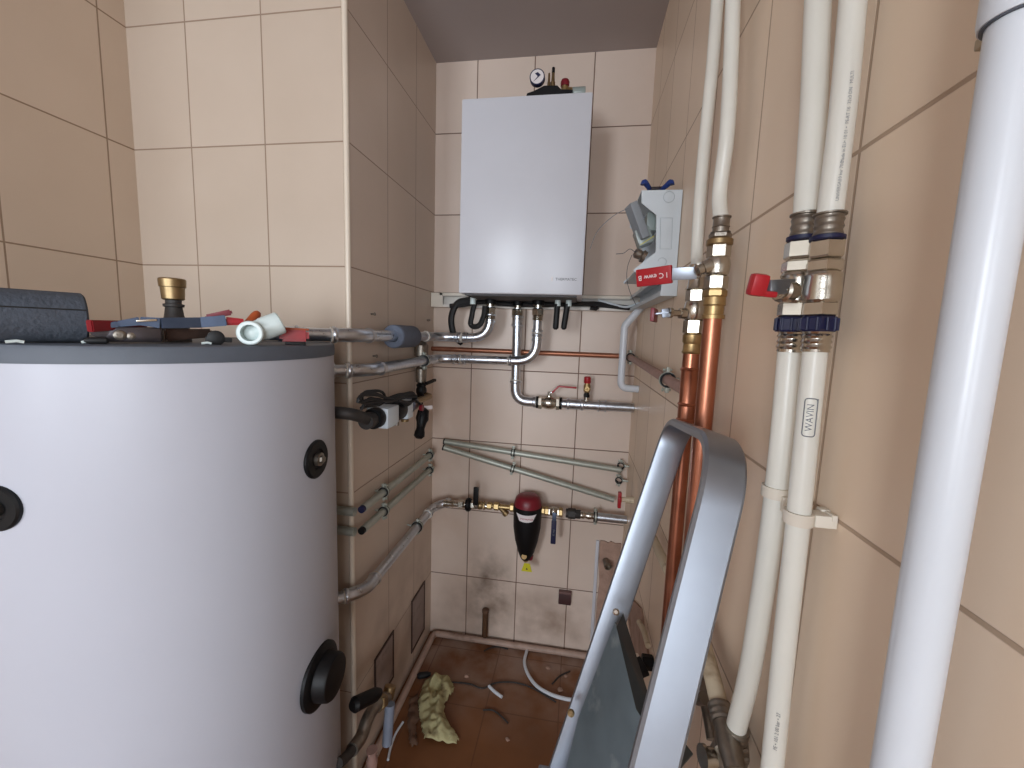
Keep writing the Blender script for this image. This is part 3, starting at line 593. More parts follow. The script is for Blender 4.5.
# manifold on top
my = 1.62; bq = lambda u, v: YP(u, v, my)
mf = thing('boiler_safety_group', 'black safety group with pressure gauge and red cap on top of the boiler', 'valve group', V((bq(550, 90).x, my, BT)))
b = BM(); xa, xb = bq(527.5, 90).x, bq(573, 90).x
pr = [(xa, .0), (xb, .0), (xb, .033), (bq(562, 85).x, .036), (bq(558, 83).x, .05), (bq(545, 83).x, .052), (bq(535, 85).x, .036), (xa + .004, .030), (xa, .02)]
prism(b, [(x, my - .03, BT + .001 + z) for x, z in pr], (0, .06, 0)); part('insulation_shell', b, BLACK, mf)
g = bq(537.7, 80); b = BM(); lathe(b, g + V((0, -.02, 0)), (0, 1, 0), [(0, .025), (.0, .0275), (.018, .0275), (.02, .023), (.02, 0)], 32, True); gd = part('pressure_gauge', b, BLUE, mf, 'round pressure gauge with white face')
b = BM(); lathe(b, g + V((0, -.0205, 0)), (0, -1, 0), [(0, .0238), (.0006, .0238)], 32); part('dial', b, WHITEI, gd)
b = BM(); nd = V((-.6, 0, -.8)).normalized(); prism(b, [g + V((0, -.0225, 0)) + v for v in (nd * .020, V((.013, 0, .004)), V((.002, 0, .014)), V((-.008, 0, .010)), V((.002, 0, 0)))], (0, .001, 0)); part('needle', b, BLUE, gd)
for u, v, h_, r_, tp in ((549, 84, .062, .006, None), (553, 84, .062, .0085, 'b')):
    q = bq(u, v); b = BM(); lathe(b, (q.x, my - .005, BT + .045), (0, 0, 1), [(0, r_), (h_ * .5, r_), (h_ * .55, r_ * .75), (h_, r_ * .6)], 14); part('air_vent', b, BRASSD, mf)
    if tp: b = BM(); lathe(b, (q.x, my - .005, BT + .045 + h_), (0, 0, 1), [(0, .0055), (.018, .0055), (.02, .003)], 12); part('vent_cap', b, BLACK, mf)
q = bq(565, 85); b = BM(); lathe(b, (q.x, my, BT + .03), (0, 0, 1), [(0, .015), (.03, .013), (.034, .013)], 18); part('relief_body', b, BRASS, mf)
b = BM(); lathe(b, (q.x, my, BT + .062), (0, 0, 1), [(0, .0155), (.014, .0165), (.022, .013), (.025, .006)], 20); part('relief_cap', b, REDD, mf, 'dark red cap')
b = BM(); hexn(b, (q.x + .008, my - .012, BT + .040), (1, 0, 0), .02, .012); part('outlet_nut', b, BRASS, mf)
b = BM(); lathe(b, (bq(573.5, 86).x - .004, my, BT + .038), (1, 0, 0), [(0, .018), (.002, .019), (.046, .019), (.048, .018), (.048, .013), (.01, .013)], 24); part('outlet_socket', b, GLASSY, mf)
b = BM(); bar(b, (bq(576, 92).x, my, BT + .004), (bq(590, 92).x, my, BT + .004), .03, .007); part('gasket', b, GREY, mf)
# trunking
ey = XP(680.5, 230, XR).y
tz = YP(434, 301, Y2).z; tzr = YP(620, 303, Y2).z; tz = (tz + tzr) / 2 - .002
tg = thing('cable_trunking', 'open cream cable trunking along the back wall beneath the boiler', 'cable trunking', (X2 + .005, Y2, tz - .03))
b = BM(); x0, x1 = X2 + .003, XR - .003
bxr(b, x0, x1, Y2 - .004, Y2 - .0005, tz - .03, tz + .03); bxr(b, x0, x1, Y2 - .042, Y2 - .004, tz - .031, tz - .028); bxr(b, x0, x1, Y2 - .042, Y2 - .004, tz + .028, tz + .031)
bxr(b, x0, x1, Y2 - .043, Y2 - .041, tz + .019, tz + .031); bxr(b, x0, x1, Y2 - .043, Y2 - .041, tz - .031, tz - .019); part('channel', b, mat('off_white_trunking', (222, 216, 208), .45, 0, .03, 20), tg)
b = BM(); bxr(b, x0 - .001, YP(443, 300, Y2 - .04).x, Y2 - .046, Y2 - .041, tz - .032, tz + .032, .001); part('end_cover', b, CREAM, tg)
b = BM(); bxr(b, x0 + .04, x1 - .04, Y2 - .046, Y2 - .0435, tz + .021, tz + .0325, .0005); part('top_lip', b, CREAM, tg)
tg2 = thing('cable_trunking', 'white trunking piece on the right wall under the electrical box', 'cable trunking', (XR, 1.3, tz - .03))
b = BM(); yt0, yt1 = ey - .02, Y2 - .047
bxr(b, XR - .004, XR - .0005, yt0, yt1, tz - .03, tz + .03); bxr(b, XR - .042, XR - .004, yt0, yt1, tz - .031, tz - .028); bxr(b, XR - .042, XR - .004, yt0, yt1, tz + .028, tz + .031)
bxr(b, XR - .043, XR - .041, yt0, yt1, tz + .019, tz + .031); bxr(b, XR - .043, XR - .041, yt0, yt1, tz - .031, tz - .019); part('channel', b, BOXW, tg2)
b = BM(); bxr(b, XR - .042, XR - .001, yt0 - .003, yt0, tz - .031, tz + .031, .001); part('end_cover', b, BOXW, tg2)
# cables
def cable(pts, r, label, m=RUBBER, name='cable', grp='black cables below the boiler', cat='cable', n=6):
    return solo(name, tube(BM(), smooth(pts, n), r, 8), m, label, cat, grp)
yk = 1.78
cable([YP(470, 300, yk), YP(458, 303, yk), YP(452, 314, yk), YP(452, 328, yk), YP(455, 337, yk), YP(462, 343, 1.80)], .0145, 'thick black cable curling below the left end of the boiler')
cable([YP(475, 302, 1.72), YP(472, 315, 1.72), YP(472, 326, 1.72), YP(478, 326, 1.72), YP(483, 318, 1.72), YP(485, 306, 1.72)], .0115, 'black cable loop hanging left of the left boiler nut')
cable([YP(450, 306, yk), YP(462, 305, yk), YP(480, 302, yk), YP(505, 304, yk + .03), YP(535, 305, yk + .04), YP(590, 304, yk + .06), YP(630, 308, yk + .05)], .0105, 'black cable lying along the open trunking')
cable([YP(540, 303, 1.80), YP(560, 305, 1.81), YP(600, 303, 1.83), YP(618, 307, 1.83), YP(640, 306, 1.80)], .006, 'black cable running right towards the corner trunking')
for u0, u1, l_ in ((557.5, 555.5, 'left'), (567.5, 563.5, 'right')):
    p0, p1 = YP(u0, 304, 1.70), YP(u1, 329, 1.70)
    solo('cable_end', lathe(BM(), p0, p1 - p0, [(0, .012), ((p1 - p0).length - .004, .012), ((p1 - p0).length + .003, .005)], 14), RUBBER, l_ + ' of two thick black cable ends hanging under the boiler', 'cable', 'hanging cable ends')
solo('cable_end', tube(BM(), [YP(590, 308, 1.82), YP(596, 309, 1.82), YP(598, 307, 1.82)], .008, 10), BLACK, 'short black cable plug on the trunking lip', 'cable')
cable([YP(598, 300, 1.83), YP(612, 304, 1.83), YP(625, 307, 1.82), YP(640, 303, 1.78)], .005, 'white cable beside the black one in the right end of the trunking', BOXW, grp=None)
# ------------------------------------------------------------------ circulation pump
gx = -.60
pa = XP(338, 419, gx); pb = XP(362, 412, gx)
pm = thing('circulation_pump', 'small circulation pump with white and black housing and coiled black cable', 'pump', XP(395, 425, gx))
zP = XP(395, 410, gx).z
b = BM(); tube(b, fillet([(-.72, 1.02, pa.z + .002), (gx, 1.02, pa.z + .004), (gx, 1.13, zP - .002)], .04), .017, 16); tube(b, [(gx, 1.12, zP), (gx, 1.24, zP)], .022, 16); lathe(b, (gx, 1.10, zP), (0, 1, 0), [(0, .024), (.03, .024)], 20); part('inlet_pipe', b, DARKP, pm, 'dark insulated inlet pipe')
def yat(u): return XP(u, 408, gx).y
def seg(u0, u1, r, m, nm, sq=False):
    b = BM(); r *= .9
    if sq: bxr(b, gx - r, gx + r, yat(u0), yat(u1), zP - r, zP + r * .8, .006)
    else: lathe(b, (gx, yat(u0), zP), (0, 1, 0), [(0, r * .94), (.004, r), (yat(u1) - yat(u0) - .004, r), (yat(u1) - yat(u0), r * .94)], 28)
    return part(nm, b, m, pm)
seg(372, 377, .036, BLACK, 'rear_cap'); seg(377, 389, .040, BOXW, 'motor_housing', True); seg(389, 398, .042, BLACK, 'control_ring'); seg(398, 404, .040, BOXW, 'front_housing', True); seg(404, 408, .036, TOOLBL, 'flange'); seg(408, 413, .030, NICKD, 'outlet')
b = BM(); q = V((gx + .03, yat(388), zP - .028)); lathe(b, q, (0, 0, -1), [(0, .008), (.012, .008)], 12); part('drain_screw', b, NICKD, pm)
b = BM(); lathe(b, (gx, yat(405), zP - .03), (0, 0, -1), [(0, .011), (.016, .011), (.018, .014), (.026, .014)], 14); part('lower_union', b, BRASSD, pm)
b = BM(); lathe(b, (gx + .03, yat(412), zP - .015), (1, 0, 0), [(0, .010), (.010, .012), (.013, .012)], 14); part('valve_knob', b, REDD, pm)
b = BM(); 
loop = []
for k in range(3):
    loop += [XP(u, v, gx + .045 + .004 * k) for u, v in ((385 + k, 398), (372 - k, 391 + k * 2), (362 - 2 * k, 397 + k), (372, 405 - k * 3), (386, 399 + k), (402, 394 + k * 2), (414 + k, 397 + k), (410, 404 - k), (398, 400))]
tube(b, smooth([XP(361, 408, gx + .03)] + loop, 5), .0042, 7); part('power_cable', b, RUBBER, pm, 'coiled black power cable')
b = BM(); tube(b, smooth([XP(361, 410, gx + .03), XP(366, 401, gx + .04), XP(377, 399, gx + .045), XP(390, 402, gx + .05), XP(400, 397, gx + .05), XP(418, 402, gx + .03), XP(424, 409, gx + .03)], 5), .004, 7); part('power_cable', b, RUBBER, pm)
# riser behind pipes from pump
rx_ = -.65; ry_ = XP(421, 370, rx_).y
rs = thing('pump_riser', 'dull vertical riser with black valve behind the two steel pipes', 'pipe', (rx_, ry_, zP - .02))
b = BM(); lathe(b, (rx_, ry_, zP + .01), (0, 0, 1), [(0, .013), (.04, .014), (.045, .022), (.10, .024), (.11, .016), (.15, .016), (.155, .030), (.20, .030), (.215, .018), (.25, .014)], 24); part('riser_body', b, NICKD, rs)
b = BM(); ball_body(b, (rx_ + .01, ry_ - .02, zP + .02), (0, 0, 1), .019, .06); bar(b, (rx_ + .03, ry_ - .02, zP + .05), (rx_ + .045, ry_ + .05, zP + .06), .014, .012, bev=.003); part('valve', b, BLACK, rs)
b = BM(); tube(b, fillet([(gx, yat(412), zP), (gx, ry_ - .02, zP), (rx_ + .01, ry_ - .02, zP), (rx_ + .01, ry_ - .02, zP + .02)], .02), .013, 12); part('elbow', b, BRASSD, rs)
# hanging power plug with tag
pl = thing('power_plug', 'hanging black power plug with white tag at the chimney corner', 'plug', XP(424, 436, gx))
b = BM(); tube(b, smooth([XP(423, 385, gx), XP(423, 400, gx), XP(421, 408, gx), XP(419, 418, gx), XP(421, 436, gx)], 5), .003, 7); part('cord', b, RUBBER, pl)
p0, p1 = XP(424, 408, gx), XP(419, 437, gx); d_ = p1 - p0; b = BM(); lathe(b, p0, d_, [(0, .008), (.01, .022), (.045, .026), (.06, .02), (.085, .016), (.10, .020), (.115, .021), (.125, .012)], 16); part('plug_body', b, BLACK, pl)
b = BM(); box(b, XP(427, 407.5, gx + .01), (.045, .004, .016), (.8, .6, 0), bev=.001); part('tag', b, WHITEI, pl, 'white tag')
# ------------------------------------------------------------------ water filter line
fy = 1.80; fl = lambda u, v: YP(u, v, fy)
zF = fl(528, 509).z; xs = lambda u: fl(u, 508).x
def seglathe(bm, u0, u1, r, hexa=False, z=None):
    x0, x1 = xs(u0), xs(u1)
    if hexa: hexn(bm, (x0, fy, z or zf(u0)), (1, 0, 0), x1 - x0, r)
    else: lathe(bm, (x0, fy, z or zf(u0)), (1, 0, 0), [(0, r * .95), (.002, r), (x1 - x0 - .002, r), (x1 - x0, r * .95)], 20)
def zf(u): return zJ + .028 + (zF - zJ - .028) * min(1, (u - 445) / 60)
fp = thing('filter_feed_pipe', 'nickel and brass feed fittings between lowest steel pipe and red filter', 'pipe fitting', (xs(450), fy, zF - .02))
b = BM(); lathe(b, (xs(444), fy, zf(446)), (1, 0, 0), [(0, .016), (.03, .013), (.045, .017), (.05, .013), (.075, .013)], 20); seglathe(b, 459, 464, .023, True); seglathe(b, 464, 466, .017); part('union', b, NICK, fp)
b = BM(); seglathe(b, 466, 471, .028); seglathe(b, 467, 470, .032); part('lock_ring', b, BLACK, fp)
b = BM(); seglathe(b, 471, 475, .020, True); seglathe(b, 474, 488, .014); part('nipple', b, NICK, fp)
bvl = thing('ball_valve', 'small brass ball valve with upright black lever left of the filter', 'valve', (xs(480), fy, zF - .02))
b = BM(); ball_body(b, (xs(480), fy, zf(480)), (1, 0, 0), .017, .05); part('body', b, BRASSD, bvl)
z_ = zf(478); b = BM(); lathe(b, (xs(477), fy - .012, z_), (0, -1, 0), [(0, .009), (.012, .008), (.018, .006)], 14); part('spindle', b, NICK, bvl)
lever(bvl, None, [V((xs(477), fy - .028, z_ - .005)), V((xs(477), fy - .03, z_ + .012)), V((xs(477) + .002, fy - .032, z_ + .098))], .024, .006, NICKD, BLACK, 1, (0, -1, 0))
ys = thing('y_strainer', 'brass strainer with slanted leg just left of the filter', 'strainer', (xs(500), fy, zF - .04))
b = BM(); seglathe(b, 487, 492, .017, True); seglathe(b, 491, 515, .012); seglathe(b, 494, 499, .019, True); seglathe(b, 510, 514, .019, True); part('body', b, BRASS, ys)
p0 = V((xs(499), fy, zf(500))); b = BM(); d_ = V((1, 0, -.95)); lathe(b, p0, d_, [(0, .011), (.035, .011), (.036, .015), (.052, .015), (.055, .009)], 16); part('strainer_leg', b, BRASSD, ys)
wf_ = thing('water_filter', 'black tapered water filter with dark red top and white label', 'water filter', (fl(528, 555).x, fy, fl(528, 556).z))
fxc = fl(527.5, 520).x; ztop = fl(528, 493.5).z; zbot = fl(528, 557.5).z; H_ = ztop - zbot; fY = fy - .01
b = BM(); prof = [(0, .022), (.01, .027), (H_ * .12, .038), (H_ * .3, .053), (H_ * .5, .0625), (H_ * .7, .0640), (H_ * .74, .0640)]
lathe(b, (fxc, fY, zbot), (0, 0, 1), prof, 36); part('bowl', b, BLACK, wf_, sharp=50)
b = BM(); lathe(b, (fxc, fY, zbot + H_ * .735), (0, 0, 1), [(0, .0645), (H_ * .09, .065), (H_ * .10, .063)], 36); part('neck_band', b, BLACK, wf_)
b = BM(); lathe(b, (fxc, fY, zbot + H_ * .83), (0, 0, 1), [(0, .063), (H_ * .05, .062), (H_ * .12, .056), (H_ * .155, .046), (H_ * .17, .03)], 36); part('cap', b, REDD, wf_, 'dark red domed cap')
b = BM(); 
zl0, zl1 = zbot + H_ * .66, zbot + H_ * .765
rows = []
for t in (0, 1):
    row = []
    for k in range(13):
        a_ = -PI / 2 + (k / 12 - .5) * (1.5 if t else .95); rr_ = .0662 if t else .0655; row.append(b.verts.new(V((fxc + math.cos(a_) * rr_, fY + math.sin(a_) * rr_, (zl1 if t else zl0) + (.004 * abs(k / 6 - 1) ** 2)))))
    rows.append(row)
for k in range(12): b.faces.new((rows[0][k], rows[0][k + 1], rows[1][k + 1], rows[1][k]))
lb_ = part('label', b, WHITEI, wf_, 'white label')
b = BM(); textmesh(b, 'Honeywell', .013, (fxc + .004, fY - .0668, (zl0 + zl1) / 2 + .001), (1, 0, 0), (0, 0, 1), .0006); part('lettering', b, RED, lb_)
b = BM(); lathe(b, (fxc, fY, zbot + .004), (0, 0, -1), [(0, .014), (.012, .014), (.02, .008)], 16); lathe(b, (fxc - .004, fY - .02, zbot + .016), (0, -.7, .5), [(0, .007), (.02, .007), (.022, .012), (.026, .012)], 14); part('drain_tap', b, BRASS, wf_)
b = BM(); lathe(b, (fxc + .02, fY, zbot - .002), (0, 0, 1), [(0, .012), (.02, .015)], 16); part('drain_knob', b, REDD, wf_)
q = fl(527.5, 566); b = BM(); prism(b, [V((q.x - .025, fy - .03, q.z - .010)), V((q.x + .025, fy - .03, q.z - .010)), V((q.x + .013, fy - .03, q.z + .030)), V((q.x - .013, fy - .03, q.z + .030))], (0, .0015, 0)); tgm = part('warning_tag', b, YELLOW, wf_, 'yellow tag')
b = BM(); prism(b, [V((q.x - .005, fy - .0312, q.z)), V((q.x + .005, fy - .0312, q.z)), V((q.x, fy - .0312, q.z + .010))], (0, .001, 0)); part('tag_symbol', b, BROWNP, tgm)
xo = thing('filter_outlet_pipe', 'nickel and steel outlet pipe from the filter into the right wall', 'pipe', (xs(545), fy, zF - .02))
b = BM(); seglathe(b, 541, 545, .018, True, zF); seglathe(b, 544, 562, .013, z=zF); seglathe(b, 545, 549, .021, True, zF); seglathe(b, 558, 563, .021, True, zF); part('union', b, BRASS, xo)
b = BM(); seglathe(b, 566, 581, .020, z=zF - .001); seglathe(b, 568, 576, .024, True, z=zF - .001); part('dark_coupling', b, DARKP, xo)
b = BM(); lathe(b, (xs(579), fy, zF - .003), (1, 0, 0), [(0, .014), (.02, .017), (.03, .013), (.045, .018), (.06, .015), (.07, .020), (.08, .020), (.081, .017)], 22); part('press_adapter', b, NICK, xo)
b = BM(); cyl(b, (xs(596), fy, zF - .004), (XR - .001, fy, zF - .006), .0185, 20); part('pipe', b, STEEL, xo)
clamp('pipe_clamp', 'black lined clamp on the outlet pipe right of the filter', (xs(596), fy, zF - .004), (1, 0, 0), .0185, (xs(596), Y2, zF), 'lined pipe clamps')
bv2 = thing('ball_valve', 'ball valve with navy blue lever hanging down right of the filter', 'valve', (xs(554), fy, zF - .02))
b = BM(); ball_body(b, (xs(554), fy, zF), (1, 0, 0), .019, .05); part('body', b, NICK, bv2)
b = BM(); lathe(b, (xs(555), fy - .012, zF), (0, -1, 0), [(0, .010), (.014, .009), (.02, .006)], 14); part('spindle', b, NICK, bv2)
lv, gr = lever(bv2, None, [V((xs(555), fy - .03, zF + .008)), V((xs(555), fy - .032, zF - .028)), V((xs(555), fy - .036, zF - .135))], .023, .005, TOOLBL, BLUE, 1, (0, -1, 0))
b = BM(); textmesh(b, 'PN 25', .012, (xs(555), fy - .0425, zF - .08), (0, 0, -1), (1, 0, 0), .0006); part('lettering', b, MARK, gr)
# red tap on right wall corner
q = XP(629, 500, .235); rt = thing('stop_tap', 'small tap with red handle on a stub at the right wall corner', 'tap', q)
b = BM(); lathe(b, (XR, q.y, q.z), (-1, 0, 0), [(0, .014), (.03, .013), (.031, .010), (.05, .010)], 16); part('body', b, CREAMD, rt)
b = BM(); bxr(b, XR - .062, XR - .048, q.y - .010, q.y + .010, q.z - .036, q.z + .030, .004); bxr(b, XR - .058, XR - .048, q.y - .018, q.y + .018, q.z - .008, q.z + .012, .003); part('handle', b, RED, rt, 'red handle')
# ------------------------------------------------------------------ electrical box on right wall
ey = XP(680.5, 230, XR).y; E = lambda u, v: YP(u, v, ey)
eb = thing('electrical_box', 'open light grey electrical box with loose wires on the right wall', 'electrical box', (XR, ey, E(660, 285).z))
zt = E(660, 190).z; zb_ = max(E(660, 287).z, tz + .033); xl = E(641, 200).x
side = [(xl, zt), (XR - .002, zt), (XR - .002, zb_), (xl - .004, zb_), (xl - .008, E(640, 270).z), (E(656, 250).x, E(656, 252).z), (E(656.5, 215).x, E(656.5, 215).z), (xl + .002, E(642, 203).z)]
b = BM(); prism(b, [(x, ey, z) for x, z in side], (0, .004, 0)); part('side_panel', b, BOXW, eb)
b = BM(); prism(b, [(x, ey + .25, z) for x, z in side], (0, .004, 0)); part('side_panel', b, BOXW, eb)
b = BM(); bxr(b, XR - .006, XR - .002, ey + .0045, ey + .2495, zb_, zt); bxr(b, xl, XR - .006, ey + .0045, ey + .2495, zt - .004, zt); bxr(b, xl - .004, XR - .006, ey + .0045, ey + .2495, zb_, zb_ + .004); part('back_shell', b, BOXW, eb)
b = BM(); q = E(669, 197); torus(b, (q.x, ey - .0005, q.z), (0, 1, 0), .014, .0008, 24, 6); q = E(662, 262); torus(b, (q.x, ey - .0005, q.z), (0, 1, 0), .011, .0008, 24, 6, .2, 4)
p_ = [E(660.5, 218), E(672.5, 218), E(671.5, 249), E(660, 249)]; tube(b, [V((p.x, ey - .0005, p.z)) for p in p_], .0008, 6, True); part('knockout', b, mat('knockout_groove', (176, 186, 192), .5, 0, .02, 20), eb)
b = BM(); q = YP(637, 222, ey + .03); box(b, q, (.022, .05, .10), (.9, .2, .42), (-.2, 1, 0), bev=.003); part('circuit_module', b, mat('mid_grey_plastic', (134, 140, 146), .5, 0, .06, 30), eb, 'tilted grey module')
b = BM(); q = YP(643, 238, ey + .05); box(b, q, (.04, .05, .045), (1, 0, .4), (0, 1, 0), bev=.003); q = YP(650, 225, ey + .08); box(b, q, (.03, .08, .05), bev=.003); part('terminal_block', b, GLASSY, eb)
b = BM(); q = YP(638, 252, ey + .01); lathe(b, q + V((-.01, 0, 0)), (1, 0, -.5), [(0, .008), (.006, .014), (.02, .012), (.024, .017), (.034, .015)], 14); part('connector', b, NICKD, eb)
for pts, m_ in (([(629, 208), (618, 213), (606, 222), (597, 232), (590, 249)], MARK), ([(640, 250), (636, 252), (630, 249), (624, 253), (616, 254)], INK), ([(632, 255), (628, 265), (627, 280), (630, 292), (636, 305)], INK), ([(640, 245), (648, 240), (654, 236)], YELLOW)):
    part('loose_wire', tube(BM(), smooth([YP(u, v, ey - .01) for u, v in pts], 5), .0009, 6), m_, eb)
pk = thing('blue_handled_pliers', 'pliers with blue handles lying on top of the electrical box', 'pliers', (XR - .06, ey + .03, zt))
for u0, v0, u1, v1 in ((644, 183, 651, 189), (671, 183, 662, 189)):
    p0, p1 = YP(u0, v0, ey + .03), YP(u1, v1, ey + .05); p1.z = max(p1.z, zt + .006)
    b = BM(); tube(b, smooth([p0 + V((0, 0, -.004)), p0 + V((0, 0, .001)), (p0 + p1) / 2 + V((0, 0, .001)), p1 + V((0, .02, 0))], 4), lambda f: .0095 - .004 * f, 12); part('handle', b, BLUEG, pk)
b = BM(); bar(b, YP(648, 189, ey + .06), YP(666, 188, ey + .07), .016, .006, bev=.001); part('head', b, TOOLST, pk)
# ------------------------------------------------------------------ copper risers and far white pair
xr = .213
def path(pix, x): return [XP(u, v, x) for u, v in pix]
GR = 'white supply pipes to the copper risers'
c1 = path([(719, 226), (715, 262), (712.5, 295), (707, 370), (699, 500), (686, 620), (672, 766)], xr)
k1 = path([(697, 290), (696, 315), (694, 335), (691.5, 370), (687, 420), (670, 560), (659, 650)], .205)
def vline(p, q, z): return p.lerp(q, (z - p.z) / (q.z - p.z))
# straight vertical risers
cxy = V((xr, sum(p.y for p in c1[2:6]) / 4, 0)); kxy = V((.205, sum(p.y for p in k1[2:6]) / 4, 0))
zc1 = XP(712, 291, xr).z; zk1 = XP(691, 334, .205).z
cp = thing('copper_riser', 'thicker bright copper riser pipe under the right valve by the ladder', 'pipe', (cxy.x, cxy.y, 0), 'copper riser pipes')
part('pipe', cyl(BM(), (cxy.x, cxy.y, .0), (cxy.x, cxy.y, zc1 - .03), .0140, 24), COPPER, cp)
b = BM(); hexn(b, (cxy.x, cxy.y, zc1 - .012), (0, 0, 1), .012, .0178); lathe(b, (cxy.x, cxy.y, zc1 - .046), (0, 0, 1), [(0, .0175), (.006, .0175), (.007, .0155), (.02, .0155), (.022, .0175), (.034, .0165)], 24); part('adapter', b, BRASS, cp, 'brass adapter')
ck = thing('copper_riser', 'thinner copper riser pipe with press couplings under the left valve', 'pipe', (kxy.x, kxy.y, 0), 'copper riser pipes')
part('pipe', cyl(BM(), (kxy.x, kxy.y, .0), (kxy.x, kxy.y, zk1 - .03), .0128, 24), COPPER, ck)
b = BM(); lathe(b, (kxy.x, kxy.y, zk1 - .036), (0, 0, 1), [(0, .0155), (.003, .0172), (.006, .0155), (.018, .0148), (.022, .0172), (.034, .0172), (.036, .014)], 24); part('adapter', b, BRASS, ck, 'brass adapter')
def zk(v): return XP(688, v, .205).z
b = BM()
lathe(b, (kxy.x, kxy.y, zk(425)), (0, 0, 1), [(0, .0145), (.002, .0172), (.007, .0172), (.009, .015), (zk(403) - zk(425) - .006, .015), (zk(403) - zk(425) - .003, .0172), (zk(403) - zk(425), .0145)], 24)
lathe(b, (kxy.x, kxy.y, zk(403)), (0, 0, 1), [(0, .0145), (zk(369) - zk(403) - .004, .0150), (zk(369) - zk(403), .0172), (zk(369) - zk(403) + .004, .0145), (zk(352) - zk(403), .0140)], 24); part('coupling', b, COPPER, ck)
# valves
zv1 = XP(716, 262, xr).z
v1 = thing('ball_valve', 'big nickel ball valve with long red lever above the thicker copper riser', 'valve', (cxy.x, cxy.y, zc1))
b = BM(); c_ = V((cxy.x, cxy.y, 0)); zt1 = XP(717, 244, xr).z
L1 = zt1 - zc1
hexn(b, c_ + V((0, 0, zc1)), (0, 0, 1), L1 * .30, .0178); lathe(b, c_ + V((0, 0, zc1 + L1 * .30)), (0, 0, 1), [(0, .015), (.003, .0178), (L1 * .2, .0192), (L1 * .34, .0178), (L1 * .38, .0155)], 28); hexn(b, c_ + V((0, 0, zc1 + L1 * .66)), (0, 0, 1), L1 * .30, .0178); part('body', b, NICK, v1)
b = BM(); lathe(b, c_ + V((0, 0, zt1 - .006)), (0, 0, 1), [(0, .0178), (.002, .0196), (.009, .0196), (.012, .016)], 24); part('brass_ring', b, BRASSD, v1, 'brown brass ring')
b = BM(); hexn(b, c_ + V((0, 0, zt1 + .005)), (0, 0, 1), .009, .0165); zz = zt1 + .014; lathe(b, c_ + V((0, 0, zz)), (0, 0, 1), [(0, .0145), (.0015, .0145), (.002, .012), (.008, .012), (.009, .0132), (.011, .012), (.022, .012), (.023, .0138), (.0245, .0138)], 24); part('press_sleeve', b, NICKD, v1)
hz = XP(710, 270, xr).z; sp0 = V((cxy.x - .012, cxy.y - .006, hz)); sp1 = DP(697, 271, .655)
b = BM(); lathe(b, sp0, sp1 - sp0, [(0, .0115), (.012, .0110), (.013, .0085), (.02, .0085), (.021, .0112), ((sp1 - sp0).length, .0112), ((sp1 - sp0).length + .003, .006)], 18); part('spindle', b, NICK, v1)
hp0 = DP(697, 273, .668); hp1 = DP(672, 274, .685); hp2 = DP(637, 278.5, .73)
nrm_ = (-(hp1 - V((0, 0, HC)))).normalized(); nrm_ = (nrm_ - (hp2 - hp1).normalized() * nrm_.dot((hp2 - hp1).normalized())).normalized()
b = BM(); bar(b, hp0, hp1, .020, .003, up=nrm_, bev=.0008); bar(b, hp1, hp1.lerp(hp2, .5), .018, .003, up=nrm_, bev=.0008); la = part('lever', b, ALU, v1)
b = BM(); bar(b, hp1, hp2, .030, .008, up=nrm_, bev=.0022, taper=None); gr = part('grip', b, RED, la, 'red grip with white markings')
xd = (hp1 - hp2).normalized(); yd = nrm_.cross(xd); b = BM(); mid = hp1.lerp(hp2, .5) + nrm_ * .0045; textmesh(b, 'I C eww B', .0125, mid, -xd, -yd, .0006); part('lettering', b, WHITEI, gr)
zt2, zb2 = XP(694, 287, .205).z, zk1
v2 = thing('ball_valve', 'smaller nickel ball valve above the thinner copper riser', 'valve', (kxy.x, kxy.y, zb2))
b = BM(); kk = V((kxy.x, kxy.y, 0)); L2 = zt2 - zb2
hexn(b, kk + V((0, 0, zb2)), (0, 0, 1), L2 * .3, .0180); lathe(b, kk + V((0, 0, zb2 + L2 * .3)), (0, 0, 1), [(0, .0158), (.003, .0180), (L2 * .2, .0192), (L2 * .34, .0180), (L2 * .38, .0158)], 24); hexn(b, kk + V((0, 0, zb2 + L2 * .66)), (0, 0, 1), L2 * .26, .0180); lathe(b, kk + V((0, 0, zb2 + L2 * .92)), (0, 0, 1), [(0, .020), (.004, .017), (L2 * .2, .015), (L2 * .22, .0165), (L2 * .5, .0155)], 20); part('body', b, NICK, v2)
b = BM(); h0 = kk + V((-.018, -.004, zb2 + L2 * .42)); h1 = h0 + V((-.03, -.012, 0)); lathe(b, h0, h1 - h0, [(0, .010), (.010, .009), (.011, .006), (.026, .006), (.027, .009), (.033, .009)], 16); part('spindle', b, NICK, v2)
b = BM(); q = h1 + V((-.012, 0, -.002)); bar(b, h1, q, .016, .006, up=(0, 1, .0)); bar(b, h1, q + V((-.012, .004, -.001)), .018, .003, up=(0, 0, 1), bev=.0006); lv = part('lever', b, ALU, v2)
b = BM(); q2 = q + V((-.012, .004, -.003)); box(b, q2, (.007, .05, .024), (.95, -.3, 0), bev=.002); part('grip', b, REDD, lv, 'dark red edge-on grip')
